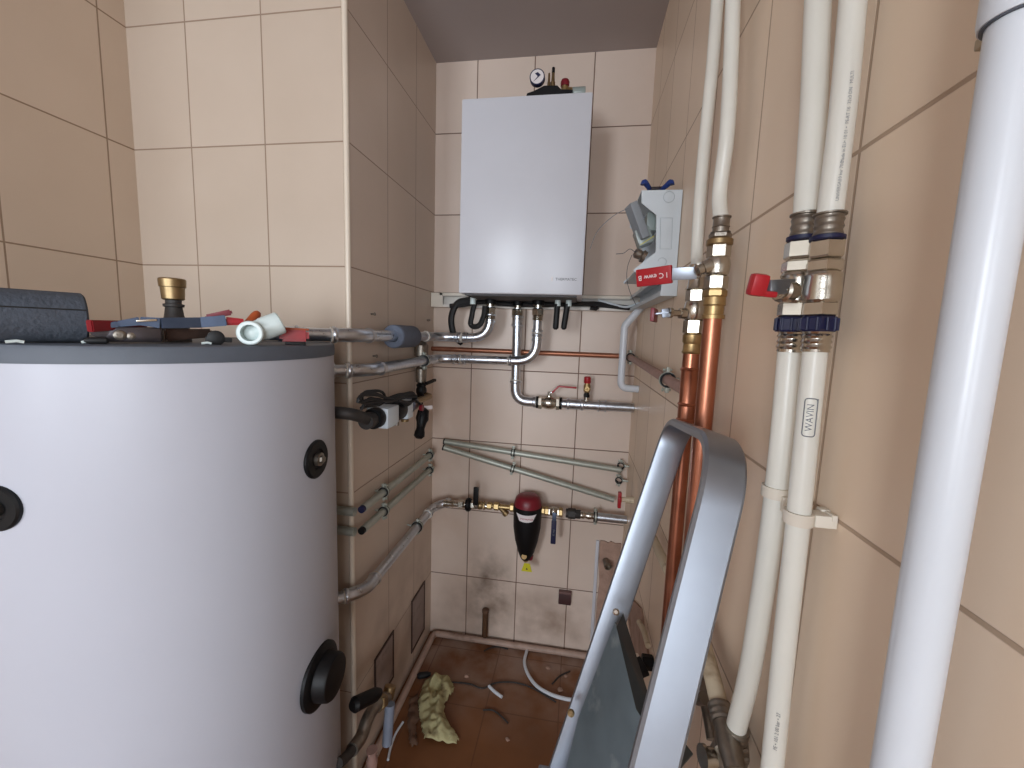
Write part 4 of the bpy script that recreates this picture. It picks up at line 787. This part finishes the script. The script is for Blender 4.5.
# white far pair
p1 = [V((.222, XP(717, 0, .222).y, HC + .75))] + path([(717.5, 0), (713, 60), (705, 140), (700, 200), (697, 262)], .213); p1[0].y = p1[1].y; p1.append(V((kxy.x, kxy.y, zt2 + .03)))
p1[0] = p1[1] * 2 - p1[2]; p1[0] = V((p1[1].x, p1[1].y, CEIL - .001))
wp = thing('white_supply_pipe', 'left far white supply pipe going down to the smaller valve', 'pipe', p1[-1], 'white supply pipes to the copper risers'); part('pipe', tube(BM(), smooth(p1, 6), .0108, 18), PEX, wp)
p2 = [V((.213, 0, 0))] + path([(733, 0), (731, 60), (726.5, 140), (719.5, 200)], xr); p2[0] = V((xr, p2[1].y, CEIL - .001)); p2.append(V((cxy.x, cxy.y, zt1 + .030)))
wp = thing('white_supply_pipe', 'right far white supply pipe going down to the big red lever valve', 'pipe', p2[-1], 'white supply pipes to the copper risers'); part('pipe', tube(BM(), smooth(p2, 6), .0112, 18), PEX, wp)
# ------------------------------------------------------------------ near pair of white pipes
xn = .222
def near(lb, up, dn, r, vu0, vu1, vx_, which):
    U = path(up, xn); Dn = path(dn, xn)
    U = [V((xn, U[0].y, CEIL - .001))] + U
    return U, Dn
upL = path([(818, 0), (814, 100), (806.5, 214)], xn); upR = path([(853, 0), (844, 100), (830, 214)], xn)
dnL = path([(790, 352), (782, 440), (773, 520), (760, 610), (748, 680), (736, 728)], xn); dnR = path([(815, 352), (806, 440), (797, 530), (785, 640), (772, 768)], xn)
def topup(P): return [V((xn, P[0].y, CEIL - .001))] + P
g_ = 'near white supply pipes above and below the blue nuts'
lbls = [('left near white supply pipe above the red butterfly valve', upL, .0118, 1), ('right near white supply pipe with printed text above the valve', upR, .0104, 1), ('left near white supply pipe bending down from the blue nut to the fitting', dnL, .0115, 0), ('right near white supply pipe below its blue nut with printed logo', dnR, .0102, 0)]
objs = []
for lb, P, r, up in lbls:
    Q = topup(P) if up else list(P)
    if not up and r < .011: Q.append(V((xn, Q[-1].y, .002)))
    t_ = thing('white_supply_pipe', lb, 'pipe', Q[-1], g_); part('pipe', tube(BM(), smooth(Q, 6), r, 22), PEX, t_); objs.append((t_, Q, r))
# printing
def print_on(root, p, q, r, s, size, side, m=MARK, frame=False):
    d = (V(q) - V(p)).normalized(); mid = (V(p) + V(q)) / 2; toc = (V((0, 0, HC)) - mid); n = (toc - d * toc.dot(d)).normalized()
    yd = n.cross(d); n2 = (n * math.cos(side) + yd * math.sin(side)).normalized(); yd = n2.cross(d)
    b = BM(); textmesh(b, s, size, mid + n2 * r, d, yd, .0005, cylr=r)
    if frame:
        w, h = .036, .010; pts = []
        for sx, sy in ((-1, -1), (1, -1), (1, 1), (-1, 1)): pts.append((sx * w / 2, sy * h / 2))
        P = fillet([V((x, y, 0)) for x, y in pts + pts[:2]], .003, 4)
        tube(b, [mid + d * v.x + yd * math.sin(v.y / r) * (r + .0003) + n2 * (r + .0003) * math.cos(v.y / r) for v in P[1:]], .0005, 5)
    part('printed_text', b, m, root)
print_on(objs[1][0], XP(824, 207, xn - .008), XP(851, 75, xn - .008), .0145, 'WAVIN 32x3 PE-RT Made in EU - 2021 MULTI 10 BAR', .0066, .35) if False else None
U = objs[1][1]
def along(P, z):
    for a_, b__ in zip(P, P[1:]):
        if min(a_.z, b__.z) <= z <= max(a_.z, b__.z): return a_.lerp(b__, (z - a_.z) / (b__.z - a_.z))
    return P[-1]
SU = smooth(U, 10); SZ = [XP(848 - (v - 80) * .165, v, xn).z for v in (206, 186, 168, 150, 132, 112, 92, 74)]
for k, w_ in enumerate(('UNIVERSAL', '10 bar 70C', 'Made in EU', '\u2022 10 01 \u2022', 'PE-RT 16', '32x3 DN', 'MULTI')):
    print_on(objs[1][0], along(SU, SZ[k]), along(SU, SZ[k + 1]), .0104, w_, .0036, -.38, mat('faint_print', (150, 154, 160), .6, 0, .05, 20))
Dn = smooth(objs[3][1], 10)
print_on(objs[3][0], along(Dn, XP(803, 432, xn).z), along(Dn, XP(806, 398, xn).z), .0102, 'WAVIN', .0078, -.12, MARK, True)
print_on(objs[3][0], along(Dn, XP(776, 764, xn).z), along(Dn, XP(786, 700, xn).z), .0102, 'PE \u2022 101 2 00 bar \u2022 27', .0045, -.1, MARK)
# valves of the near pair
def nearvalve(lb, top, bot, r, red, ph):
    top, bot = V(top), V(bot); ax_ = (bot - top).normalized(); Lt = (bot - top).length
    t_ = thing('ball_valve', lb, 'valve', bot, 'ball valves on the near white pipes')
    f = lambda a: top + ax_ * Lt * a
    b = BM(); pr = [(0, r * 1.18), (.0015, r * 1.18), (.002, r * 1.0)]
    n = 3; s0 = Lt * .015
    for k in range(n):
        t0 = .003 + k * Lt * .15 / n; pr += [(t0, r * .98), (t0 + Lt * .02, r * 1.06), (t0 + Lt * .04, r * .98)]
    lathe(b, f(0), ax_, pr + [(Lt * .17, r)], 24); part('press_sleeve', b, NICKD, t_)
    b = BM(); lathe(b, f(.155), ax_, [(0, r * 1.1), (.0008, r * 1.25), (.004, r * 1.25), (.005, r * 1.1)], 24); part('seal_ring', b, BLUE, t_)
    b = BM(); hexn(b, f(.19), ax_, Lt * .13, r * 1.32, ph); hexn(b, f(.33), ax_, Lt * .09, r * 1.38, ph)
    lathe(b, f(.42), ax_, [(0, r * 1.25), (Lt * .02, r * 1.38), (Lt * .04, r * 1.28), (Lt * .12, r * 1.4), (Lt * .20, r * 1.38), (Lt * .22, r * 1.2)], 28)
    hexn(b, f(.63), ax_, Lt * .11, r * 1.32, ph); part('body', b, NICK, t_)
    b = BM(); hexn(b, f(.74), ax_, Lt * .11, r * 1.45, ph)
    for k in range(12):
        x, y, _ = basis(ax_); a_ = 2 * PI * k / 12; p = f(.75) + (x * math.cos(a_) + y * math.sin(a_)) * r * 1.34; cyl(b, p, p + ax_ * Lt * .09, r * .10, 6)
    part('blue_nut', b, BLUE, t_, 'navy blue plastic nut')
    b = BM(); pr = [(0, r * 1.1)]
    for k in range(3):
        t0 = .002 + k * Lt * .12 / 3; pr += [(t0, r * 1.0), (t0 + Lt * .018, r * 1.12), (t0 + Lt * .034, r * 1.0)]
    lathe(b, f(.85), ax_, pr + [(Lt * .15, r * 1.04)], 24); part('press_sleeve', b, NICK, t_)
    return t_, f, ax_
tL, fL, aL = nearvalve('left near valve with red butterfly handle between white pipes', upL[-1], dnL[0], .0122, True, .1)
tR, fR, aR = nearvalve('right near valve without handle showing its stamped body', upR[-1], dnR[0], .0112, False, .35)
cv = fL(.56); toc = (V((0, 0, HC)) - cv).normalized(); dl = V((-.82, -.57, 0)).normalized()
b = BM(); lathe(b, cv, dl, [(0, .012), (.026, .0115), (.028, .009), (.032, .009)], 18); lathe(b, cv + dl * .026, dl, [(0, .0075), (.006, .0075)], 6); part('spindle', b, NICK, tL)
q0 = cv + dl * .030; wv = V((-1, .12, 0)).normalized()
b = BM(); hb = DP(792, 286, .415); hc = DP(768, 287.5, .395); hd = DP(757, 284.5, .395); bar(b, hb, hc, .014, .006, up=-ray(780, 286).normalized(), bev=.0012); part('lever', b, ALU, tL)
b = BM(); bar(b, DP(766, 286, .393), DP(749.5, 284, .393), .021, .012, up=-ray(760, 284).normalized(), bev=.004); bar(b, DP(773, 294.5, .40), DP(756, 293, .40), .006, .016, up=-ray(760, 290).normalized(), bev=.002); part('butterfly_handle', b, RED, tL, 'red butterfly handle')
b = BM(); cvr = fR(.54); tocr = (V((0, 0, HC)) - cvr); n_ = (tocr - aR * tocr.dot(aR)).normalized(); n_ = (n_ + V((.0, 0, 0))).normalized(); yd = n_.cross(-aR)
textmesh(b, 'PN 30', .008, cvr + n_ * .0112 * 1.40, -aR, n_.cross(-aR), .0006); part('stamp', b, NICKD, tR)
# wall clips
zc = XP(790, 508, xn).z
for Q, r, lb, dz, n_ in ((objs[2][1], .0115, 'white plastic wall clip round the left near pipe', .006, 0), (objs[3][1], .0102, 'white plastic wall clip with side arm round the right near pipe', -.002, 1)):
    p = along(Q, zc + dz); t_ = thing('pipe_clip', lb, 'pipe clip', p, 'white pipe clips on the right wall')
    b = BM(); RR = []
    for t, rr_ in ((-.006, r + .0005), (-.006, r + .0028), (.006, r + .0028), (.006, r + .0005)):
        RR.append([b.verts.new(p + V((math.cos(q) * rr_, math.sin(q) * rr_, t))) for q in [2 * PI * k / 28 for k in range(28)]])
    rings(b, RR, True); part('ring', b, CREAM, t_)
    b = BM(); bxr(b, p.x + r + .001, XR - .0005, p.y - .008, p.y + .008, p.z - .006, p.z + .006, .001)
    ya = XP(823, 514, XR - .005).y
    if n_: bar(b, p + V((-.004, -r - .001, -.001)), V((XR - .006, ya + .004, p.z - .001)), .011, .004, up=(0, -1, 0), bev=.0008); bxr(b, XR - .009, XR - .0005, ya - .004, ya + .005, p.z - .009, p.z + .008, .001); bar(b, V((XR - .004, p.y - .01, p.z + .005)), V((XR - .004, ya, p.z + .004)), .006, .004, up=(-1, 0, 0), bev=.0005)
    else: bar(b, p + V((-.002, r + .001, .004)), V((XR - .012, p.y + .030, p.z + .006)), .011, .004, up=(0, 1, 0), bev=.0008); bxr(b, XR - .02, XR - .0005, p.y + .026, p.y + .036, p.z - .002, p.z + .013, .001); box(b, p + V((.002, -r - .004, -.008)), (.006, .005, .016), bev=.001)
    part('arm', b, CREAM, t_)
# small fitting at lower end and dirty pipe
we = dnL[-1]; dd = (dnL[-1] - dnL[-2]).normalized()
lf = thing('lower_pipe_fitting', 'tarnished metal fitting cluster at the foot of the bent white pipe', 'pipe fitting', we + dd * .1)
b = BM(); threads(b, we - dd * .004, dd, .0145, .020, 3); part('press_sleeve', b, NICKD, lf)
b = BM(); hexn(b, we + dd * .016, dd, .014, .019); ball_body(b, we + dd * .058, dd, .019, .06); part('body', b, NICKD, lf)
b = BM(); lathe(b, we + dd * .058, V((-.9, -.2, .1)), [(0, .012), (.03, .011), (.031, .014), (.036, .014)], 16); part('spindle', b, NICK, lf)
g0, g1 = XP(640, 505, .236), XP(722, 716, .236)
dps = [XP(650, 532, .225), XP(668, 570, .222), XP(700, 634, .215), XP(710, 668, .213), XP(720, 708, .212)]
dt_ = thing('dirty_supply_pipe', 'dirty cream pipe slanting down the right wall behind the ladder', 'pipe', dps[-1]); part('pipe', tube(BM(), smooth(dps, 6), .0115, 16), CREAMD, dt_)
b = BM(); d2 = (dps[-1] - dps[-2]).normalized(); threads(b, dps[-1] - d2 * .004, d2, .0145, .022, 3); lathe(b, dps[-1] + d2 * .018, d2, [(0, .013), (.03, .014), (.05, .012)], 16); part('press_sleeve', b, NICKD, dt_)
lv_ = thing('lower_valve', 'dark tarnished valve near the floor between copper risers and dirty pipe', 'valve', XP(706, 690, .19))
b = BM(); q = [XP(u, v, .225) for u, v in ((697, 668), (701, 686), (708, 712), (713, 740))]; tube(b, smooth(q, 5), lambda f: .009, 14); hexn(b, q[0], q[1] - q[0], .018, .014); hexn(b, q[1], q[2] - q[1], .022, .015); part('body', b, NICKD, lv_)
b = BM(); q = XP(694, 700, .18); lathe(b, XP(704, 698, .21), XP(688, 700, .195) - XP(704, 698, .21), [(0, .009), (.014, .009), (.015, .006), (.03, .006), (.031, .010), (.036, .010)], 14); part('spindle', b, NICKD, lv_)
b = BM(); bar(b, XP(689, 700, .195), XP(672, 706, .190), .014, .004, up=(0, -1, 0)); part('lever', b, ALU, lv_)
b = BM(); tube(b, smooth([XP(690, 668, .225), XP(693, 658, .225), XP(697, 660, .225), XP(699, 670, .225)], 4), .010, 12); part('elbow', b, COPPERP, lv_)
# ------------------------------------------------------------------ big white drain pipe
by_ = .2635; bxp = .2115
dr = thing('large_drain_pipe', 'thick white plastic drain pipe with collar at the right edge', 'pipe', (bxp, by_, 0))
part('pipe', cyl(BM(), (bxp, by_, 0), (bxp, by_, XP(1000, 40, bxp).z + .02), .0130, 40), PVC, dr)
zc = XP(986, 40, bxp - .004).z
b = BM(); lathe(b, (bxp, by_, zc), (0, 0, 1), [(0, .0135), (0, .0156), (.003, .0163), (.020, .0163), (.024, .0152), (.028, .0149), (CEIL - zc - .001, .0149)], 40); part('socket', b, PVC, dr)
b = BM(); lathe(b, (bxp, by_, zc - .0008), (0, 0, 1), [(0, .0134), (.0, .0148), (.003, .0148)], 40); part('seal_ring', b, GREY, dr)
b = BM(); box(b, (bxp + .005, by_ + .020, zc + .003), (.014, .008, .006), bev=.001); part('screw_tab', b, CREAMD, dr)
# ------------------------------------------------------------------ ladder
Nt, Nb = V((.163, .464, -.167 + HC)), V((.105, .396, -.400 + HC)); Ft, Fb = DP(654, 496, .745), DP(574, 735, .725)
def foot(a, b): return a + (b - a) * ((0.012 - a.z) / (b.z - a.z))
def up(a, b, z): return a + (b - a) * ((z - a.z) / (b.z - a.z))
NF, FF = foot(Nt, Nb), foot(Ft, Fb); NT, FT_ = up(Nt, Nb, HC - .115), up(Ft, Fb, HC - .150)
ld = thing('stepladder', 'aluminium stepladder frame with rounded top leaning on the right wall', 'ladder', (NF + FF) / 2)
# swept flat profile, wide across the ladder's plane normal
nl = (FT_ - NT).cross(NF - NT).normalized(); nl = nl if nl.x < 0 else -nl
lp = fillet([NF, NT, (NT + FT_) / 2], .085, 12)[:-1] + fillet([(NT + FT_) / 2, FT_, FF], .05, 10)
def sweep(bm, pts, nrm, w, t):
    R = []; n = len(pts)
    for i in range(n):
        d = (pts[min(i + 1, n - 1)] - pts[max(i - 1, 0)]).normalized(); N_ = (nrm - d * nrm.dot(d)).normalized(); B_ = d.cross(N_)
        c = .0035; sec = [(-w / 2 + c, -t / 2), (w / 2 - c, -t / 2), (w / 2 - c * .3, -t / 2 + c * .3), (w / 2, -t / 2 + c), (w / 2, t / 2 - c), (w / 2 - c, t / 2), (-w / 2 + c, t / 2), (-w / 2, t / 2 - c), (-w / 2, -t / 2 + c), (-w / 2 + c * .3, -t / 2 + c * .3)]
        R.append([bm.verts.new(pts[i] + N_ * a + B_ * b_) for a, b_ in sec])
    rings(bm, R); bm.faces.new(R[0][::-1]); bm.faces.new(R[-1]); return bm
dense = []
for a_, b__ in zip(lp, lp[1:]):
    k = max(1, int((b__ - a_).length / .12)); dense += [a_.lerp(b__, i / k) for i in range(k)]
dense.append(lp[-1])
part('side_rail_loop', sweep(BM(), dense, nl, .046, .013), ALU, ld, 'rounded aluminium rail', sharp=40)
for z in (.28, .53, .78):
    b = BM(); bar(b, up(NT, NF, z) , up(FT_, FF, z), .08, .022, up=(0, 0, 1), bev=.003); part('step', b, ALU, ld)
# platform sheet folded between rails
A_ = DP(637, 612, .70); c_u = (FF - FT_).normalized()
e_ = (NT - FT_).normalized()
s0 = up(FT_, FF, HC - .47) + nl * .004; s1 = up(FT_, FF, HC - 1.02) + nl * .004
t0 = s0 + e_ * .012; 
sh = [DP(615, 622, .705), DP(621, 628, .70), DP(636, 709, .60), DP(650, 770, .50), DP(600, 900, .60), DP(565, 772, .69), DP(566.5, 716, .70)]
b = BM(); pn = (sh[2] - sh[0]).cross(sh[5] - sh[0]).normalized()
# project to a plane through three corners so that the sheet is flat
sh = [p - pn * (p - sh[0]).dot(pn) for p in sh]
prism(b, sh, pn * .002); pf = part('folding_platform', b, ALUS, ld, 'scuffed blue grey aluminium platform sheet')
b = BM(); ed = pn if pn.x > 0 else -pn; prism(b, [sh[1], sh[2], sh[3], sh[3] + V((.028, .03, 0)), sh[2] + V((.022, .03, 0)), sh[1] + V((.014, .03, .006))], V((0, 0, -.002))); part('flange', b, mat('dark_aluminium', (92, 94, 92), .5, .7, .1, 20), pf)
b = BM(); q = DP(616, 612, .695); lathe(b, q, -ray(616, 612).normalized(), [(0, .0055), (.012, .0055), (.014, .003)], 14); part('rivet', b, NICK, ld)
q = DP(571, 713, .69); b = BM(); lathe(b, q, -ray(571, 713).normalized(), [(0, .006), (.010, .006), (.012, .003)], 14); part('rivet', b, BRASSD, ld)
for p in (NF, FF):
    b = BM(); box(b, p, (.055, .022, .03), nl, None, (0, 0, 1), bev=.004); part('rubber_foot', b, RUBBER, ld)
# ------------------------------------------------------------------ floor and wall odds
def hatch(pix, lb):
    P = [XP(u, v, X2) for u, v in pix]; y0 = (P[0].y + P[3].y) / 2; y1_ = (P[1].y + P[2].y) / 2; z1 = (P[0].z + P[1].z) / 2; z0 = (P[2].z + P[3].z) / 2
    t_ = thing('access_hatch', lb, 'access hatch', (X2, (y0 + y1_) / 2, z0), 'access hatches low on the chimney side')
    b = BM(); 
    for a in ((y0, y0 + .008, z0, z1), (y1_ - .008, y1_, z0, z1), (y0 + .008, y1_ - .008, z0, z0 + .01), (y0 + .008, y1_ - .008, z1 - .01, z1)): bxr(b, X2 + .0005, X2 + .005, a[0], a[1], a[2], a[3], .0008)
    part('frame', b, mat('dark_hatch_frame', (70, 52, 46), .6, .2, .2, 30), t_); b = BM(); bxr(b, X2 + .0005, X2 + .0035, y0 + .010, y1_ - .010, z0 + .012, z1 - .012, .0008); part('door', b, mat('hatch_door', (150, 132, 124), .6, 0, .15, 12, dirt=((112, 96, 92), .55, 20)), t_)
hatch([(411, 600), (424, 582), (424, 632), (411, 650)], 'small tiled access hatch near the back corner of the chimney side')
hatch([(374, 657), (393, 632), (393, 683), (374, 705)], 'small grey access hatch low on the chimney side nearer the tank')
fpz = .016
b = BM(); tube(b, fillet([(X2 + .03, 1.16, fpz), (X2 + .03, Y2 - .03, fpz), (XR - .005, Y2 - .03, fpz)], .03), .0145, 14); solo('floor_pipe', b, FLOORP, 'pinkish painted pipe running along the floor at the foot of the walls', 'pipe')
q0, q1 = YP(485.5, 610, Y2 - .02), YP(485, 638, Y2 - .02)
sb = thing('rusty_pipe_stub', 'short rusty pipe stub rising from the floor at the back wall', 'pipe stub', (q0.x, Y2 - .02, .0)); b = BM(); cyl(b, (q0.x, Y2 - .02, fpz + .018), (q0.x, Y2 - .02, q0.z), .0145, 14); part('pipe', b, RUST, sb); b = BM(); lathe(b, (q0.x, Y2 - .02, q0.z - .012), (0, 0, 1), [(0, .017), (.014, .017), (.016, .012)], 14); part('cap', b, GLOVE, sb)
q = YP(565, 595.5, Y2); cp_ = thing('wall_socket_cover', 'small dark brown cover box on the back wall near the floor', 'cover box', (q.x, Y2, q.z - .03))
b = BM(); bxr(b, q.x - .030, q.x + .030, Y2 - .022, Y2 - .0005, q.z - .035, q.z + .018, .004); part('body', b, BROWNP, cp_); b = BM(); bxr(b, q.x - .031, q.x + .031, Y2 - .024, Y2 - .001, q.z + .019, q.z + .031, .003); part('lid', b, mat('dusty_brown_plastic', (112, 84, 82), .5, 0, .1, 30), cp_)
# mortar patch in right corner
P = [YP(u, v, Y2) for u, v in ((600, 540), (622, 543), (608, 640), (596, 640))]
random.seed(3)
def rough_patch(poly, n, th):
    b = BM(); out = []
    for i in range(len(poly)):
        a_, c_ = V(poly[i]), V(poly[(i + 1) % len(poly)])
        for k in range(5): out.append(a_.lerp(c_, k / 5) + V((0 if abs(n.x) > .5 else random.uniform(-.006, .006), 0 if abs(n.y) > .5 else random.uniform(-.006, .006), random.uniform(-.006, .006))))
    prism(b, out, V(n) * th); return b
P[1].x = P[2].x = XR - .012; P[0].x = P[3].x = P[0].x + .004
P = [V((min(p.x, XR - .012), p.y - .0005, p.z)) for p in P]
solo('plaster_patch', rough_patch(P, V((0, -1, 0)), .008), PLASTER, 'rough pink plaster patch at the right end of the back wall', 'plaster patch', 'bare plaster patches')
b = BM(); bxr(b, P[0].x - .022, P[0].x - .008, Y2 - .012, Y2 - .0005, P[3].z, P[0].z, .001); solo('edge_strip', b, WHITEP, 'narrow white edge strip beside the plaster patch', 'strip')
q = YP(606, 563, Y2 - .03); b = BM(); lathe(b, V((q.x, Y2 - .0095, q.z)), (.2, -1, -.1), [(0, .016), (.03, .015), (.031, .018), (.045, .018), (.045, .012), (.035, .011)], 18); solo('wall_pipe_stub', b, NICKD, 'short grey pipe stub sticking out of the plaster patch', 'pipe stub')
P = [XP(u, v, XR - .0005) for u, v in ((626, 590), (642, 610), (652, 668), (634, 650))]
solo('plaster_patch', rough_patch(P, V((-1, 0, 0)), .007), PLASTER, 'rough broken plaster patch low on the right wall behind the ladder', 'plaster patch', 'bare plaster patches')
q = XP(646, 662, XR - .02); b = BM(); hexn(b, (XR - .001, q.y, q.z), (-1, 0, 0), .03, .02); box(b, (XR - .035, q.y - .02, q.z), (.02, .05, .02), (1, .3, .4), bev=.003); solo('wall_tap_body', b, BLACK, 'small black fitting on the right wall seen past the ladder', 'fitting')
b = BM(); tube(b, smooth([XP(639, 622, .235), XP(644, 632, .235), XP(648, 646, .235)], 4), .008, 10); solo('cream_offcut', b, CREAMD, 'short cream pipe piece on the right wall behind the ladder', 'pipe stub')
# floor hose
hp = [ZP(u, v, .008) for u, v in ((527, 650), (524.5, 662), (529, 676), (538, 687), (550, 694), (562, 698), (580, 701))]
solo('white_hose', tube(BM(), smooth(hp, 6), .0075, 10), PVC, 'curled thin white hose on the floor near the back wall', 'hose')
hp = [ZP(u, v, .006) for u, v in ((489, 686), (494, 691), (502, 697))]
solo('hose_offcut', tube(BM(), smooth(hp, 4), .0065, 10), PVC, 'short white hose offcut on the floor', 'hose')
for pix, l_ in (([(450, 682), (470, 684), (484, 688), (492, 684), (508, 682), (525, 685), (540, 692), (556, 702)], 'thin dark wire lying across the middle of the floor'), ([(483, 710), (492, 710), (500, 715), (508, 723)], 'short dark wire on the floor nearest the camera'), ([(484, 651), (490, 648), (500, 647), (508, 649)], 'short dark wire on the floor by the rusty stub'), ([(552, 684), (560, 676), (570, 671)], 'short dark twig of wire beside the white hose')):
    solo('floor_wire', tube(BM(), smooth([ZP(u, v, .004) for u, v in pix], 6), .0032, 7), DARKP, l_, 'wire', 'dark wires on the floor')
hp = [ZP(u, v, .006) for u, v in ((403, 722), (396, 733), (390, 750), (388, 760))]
solo('white_wire', tube(BM(), smooth(hp, 5), .0045, 8), PVC, 'thin white wire on the floor below the grey hatch', 'wire')
# rag: crumpled cloth
def cloth(outl, hmax, seed, step=.006):
    P = [ZP(u, v, 0) for u, v in outl]
    x0, x1 = min(p.x for p in P), max(p.x for p in P); y0, y1 = min(p.y for p in P), max(p.y for p in P)
    def inside(x, y):
        c = False; n = len(P)
        for i in range(n):
            a, b = P[i], P[(i + 1) % n]
            if (a.y > y) != (b.y > y) and x < (b.x - a.x) * (y - a.y) / (b.y - a.y) + a.x: c = not c
        return c
    def edge(x, y):
        m = 9
        for i in range(len(P)):
            a, b = P[i], P[(i + 1) % len(P)]; ab = b - a; t = max(0, min(1, ((x - a.x) * ab.x + (y - a.y) * ab.y) / (ab.x ** 2 + ab.y ** 2))); m = min(m, math.hypot(x - a.x - ab.x * t, y - a.y - ab.y * t))
        return m
    bm = BM(); G = {}
    nx, ny = int((x1 - x0) / step) + 1, int((y1 - y0) / step) + 1
    for i in range(nx + 1):
        for j in range(ny + 1):
            x, y = x0 + i * step, y0 + j * step
            if inside(x, y):
                e = min(1, edge(x, y) / .035); q = V((x, y, seed)) * 14; w = noise.noise(q) + .5 * noise.noise(q * 2.3); rid = 1 - abs(noise.noise(q * 1.3 + V((3, 1, 2)))) * 2.2
                w2 = noise.noise(q * 3.1); z = .006 + hmax * (e ** .6) * (.35 + .4 * w + .5 * max(0, rid) + .35 * w2)
                G[i, j] = bm.verts.new((x + .006 * noise.noise(q * 2), y + .006 * noise.noise(q * 2 + V((9, 0, 0))), max(.004, z)))
    for (i, j), v in list(G.items()):
        k = [(i, j), (i + 1, j), (i + 1, j + 1), (i, j + 1)]
        if all(t in G for t in k): bm.faces.new([G[t] for t in k])
    r = bmesh.ops.extrude_face_region(bm, geom=list(bm.faces))
    for v in [g for g in r['geom'] if isinstance(g, bmesh.types.BMVert)]: v.co.z = max(.0015, v.co.z - .003)
    bmesh.ops.delete(bm, geom=[v for v in bm.verts if not v.link_faces], context='VERTS')
    return bm
rg_ = cloth([(424, 682), (436, 676), (452, 680), (456, 690), (446, 704), (444, 716), (450, 728), (460, 740), (456, 748), (436, 744), (424, 742), (419, 724), (418, 704)], .045, 2.3)
solo('crumpled_rag', rg_, RAG, 'crumpled pale yellow rag on the brown floor', 'rag', sharp=70)
rg_ = cloth([(408, 702), (418, 694), (421, 716), (417, 732), (418, 748), (410, 750), (407, 726)], .030, 5.1)
solo('dirty_cloth', rg_, GLOVE, 'dirty brown cloth lying left of the yellow rag', 'rag', sharp=70)
b = lathe(BM(), ZP(424, 675, .012), (.9, .4, 0), [(-.03, .008), (-.02, .014), (.015, .012), (.03, .006)], 14); solo('black_lump', b, RUBBER, 'small black rubber piece behind the yellow rag', 'rubber piece')
for i, (u, v, s) in enumerate(((467, 676, .012), (508, 740, .008), (548, 668, .010), (560, 690, .012), (566, 676, .008))):
    p = ZP(u, v, 0); b = BM(); bmesh.ops.create_icosphere(b, subdivisions=2, radius=s, matrix=Matrix.Translation(p + V((0, 0, s * .25))))
    for w in b.verts: w.co += V((noise.noise(w.co * 90), noise.noise(w.co * 90 + V((5, 0, 0))), 0)) * s * .6; w.co.z = max(.0005, p.z + (w.co.z - p.z) * .5)
    solo('plaster_crumb', b, PLASTER, ['pale plaster crumb behind the yellow rag', 'tiny plaster crumb at the front of the floor', 'plaster crumb inside the white hose curl', 'larger plaster crumb at the ladder side of the hose', 'plaster crumb near the right corner pipe'][i], 'debris', 'plaster crumbs on the floor')
# bottom left fittings beside the tank
lx = -.585
tf = thing('floor_drain_valve', 'dark grimy valve and elbow fittings at the foot of the tank', 'valve', XP(372, 740, lx))
Q = [XP(u, v, lx) for u, v in ((388, 696), (378, 704), (368, 718), (362, 735), (352, 750))]
b = BM(); tube(b, smooth(Q, 5), .019, 14); part('pipe_body', b, NICKD, tf)
b = BM(); hexn(b, Q[1], Q[0] - Q[1], .03, .026); lathe(b, Q[0], (.1, .4, .9), [(-.02, .016), (.0, .021), (.03, .02), (.032, .014)], 18); part('union', b, BRASSD, tf)
p0, p1 = XP(380, 692, lx + .02), XP(352, 706, lx - .02); b = BM(); lathe(b, p0, p1 - p0, [(0, .012), (.02, .020), ((p1 - p0).length - .01, .022), ((p1 - p0).length, .014)], 18); part('black_handle', b, BLACK, tf, 'black handle')
b = BM(); p0 = XP(372, 758, lx + .01); lathe(b, p0 + V((0, 0, -.04)), (0, 0, 1), [(0, .014), (.03, .018), (.05, .013), (.07, .017)], 16); part('lower_nut', b, COPPERP, tf)
b = BM(); tube(b, smooth([XP(352, 750, lx), XP(346, 757, lx), XP(338, 764, lx)], 4), .014, 12); part('branch', b, DARKP, tf)
p0, p1 = XP(390, 704, lx + .02), XP(387, 744, lx + .02)
b = cyl(BM(), p0, p1, .0165, 18); solo('grey_vertical_pipe', b, mat('blue_grey_pvc', (128, 136, 152), .45, 0, .08, 25), 'short blue grey vertical pipe beside the grimy floor valve', 'pipe')
# screws / anchors in chimney side
for u, v, l_ in ((371, 314, 'upper screw in the chimney side above the foam collar'), (373, 356, 'lower screw in the chimney side between the steel pipes'), (427, 320, 'screw in the chimney side near the back corner')):
    p = XP(u, v, X2); b = BM(); lathe(b, p, (1, 0, 0), [(-.004, .003), (.012, .003), (.012, .006), (.015, .005)], 10); solo('wall_screw', b, NICKD, l_, 'screw', 'screws in the chimney side')
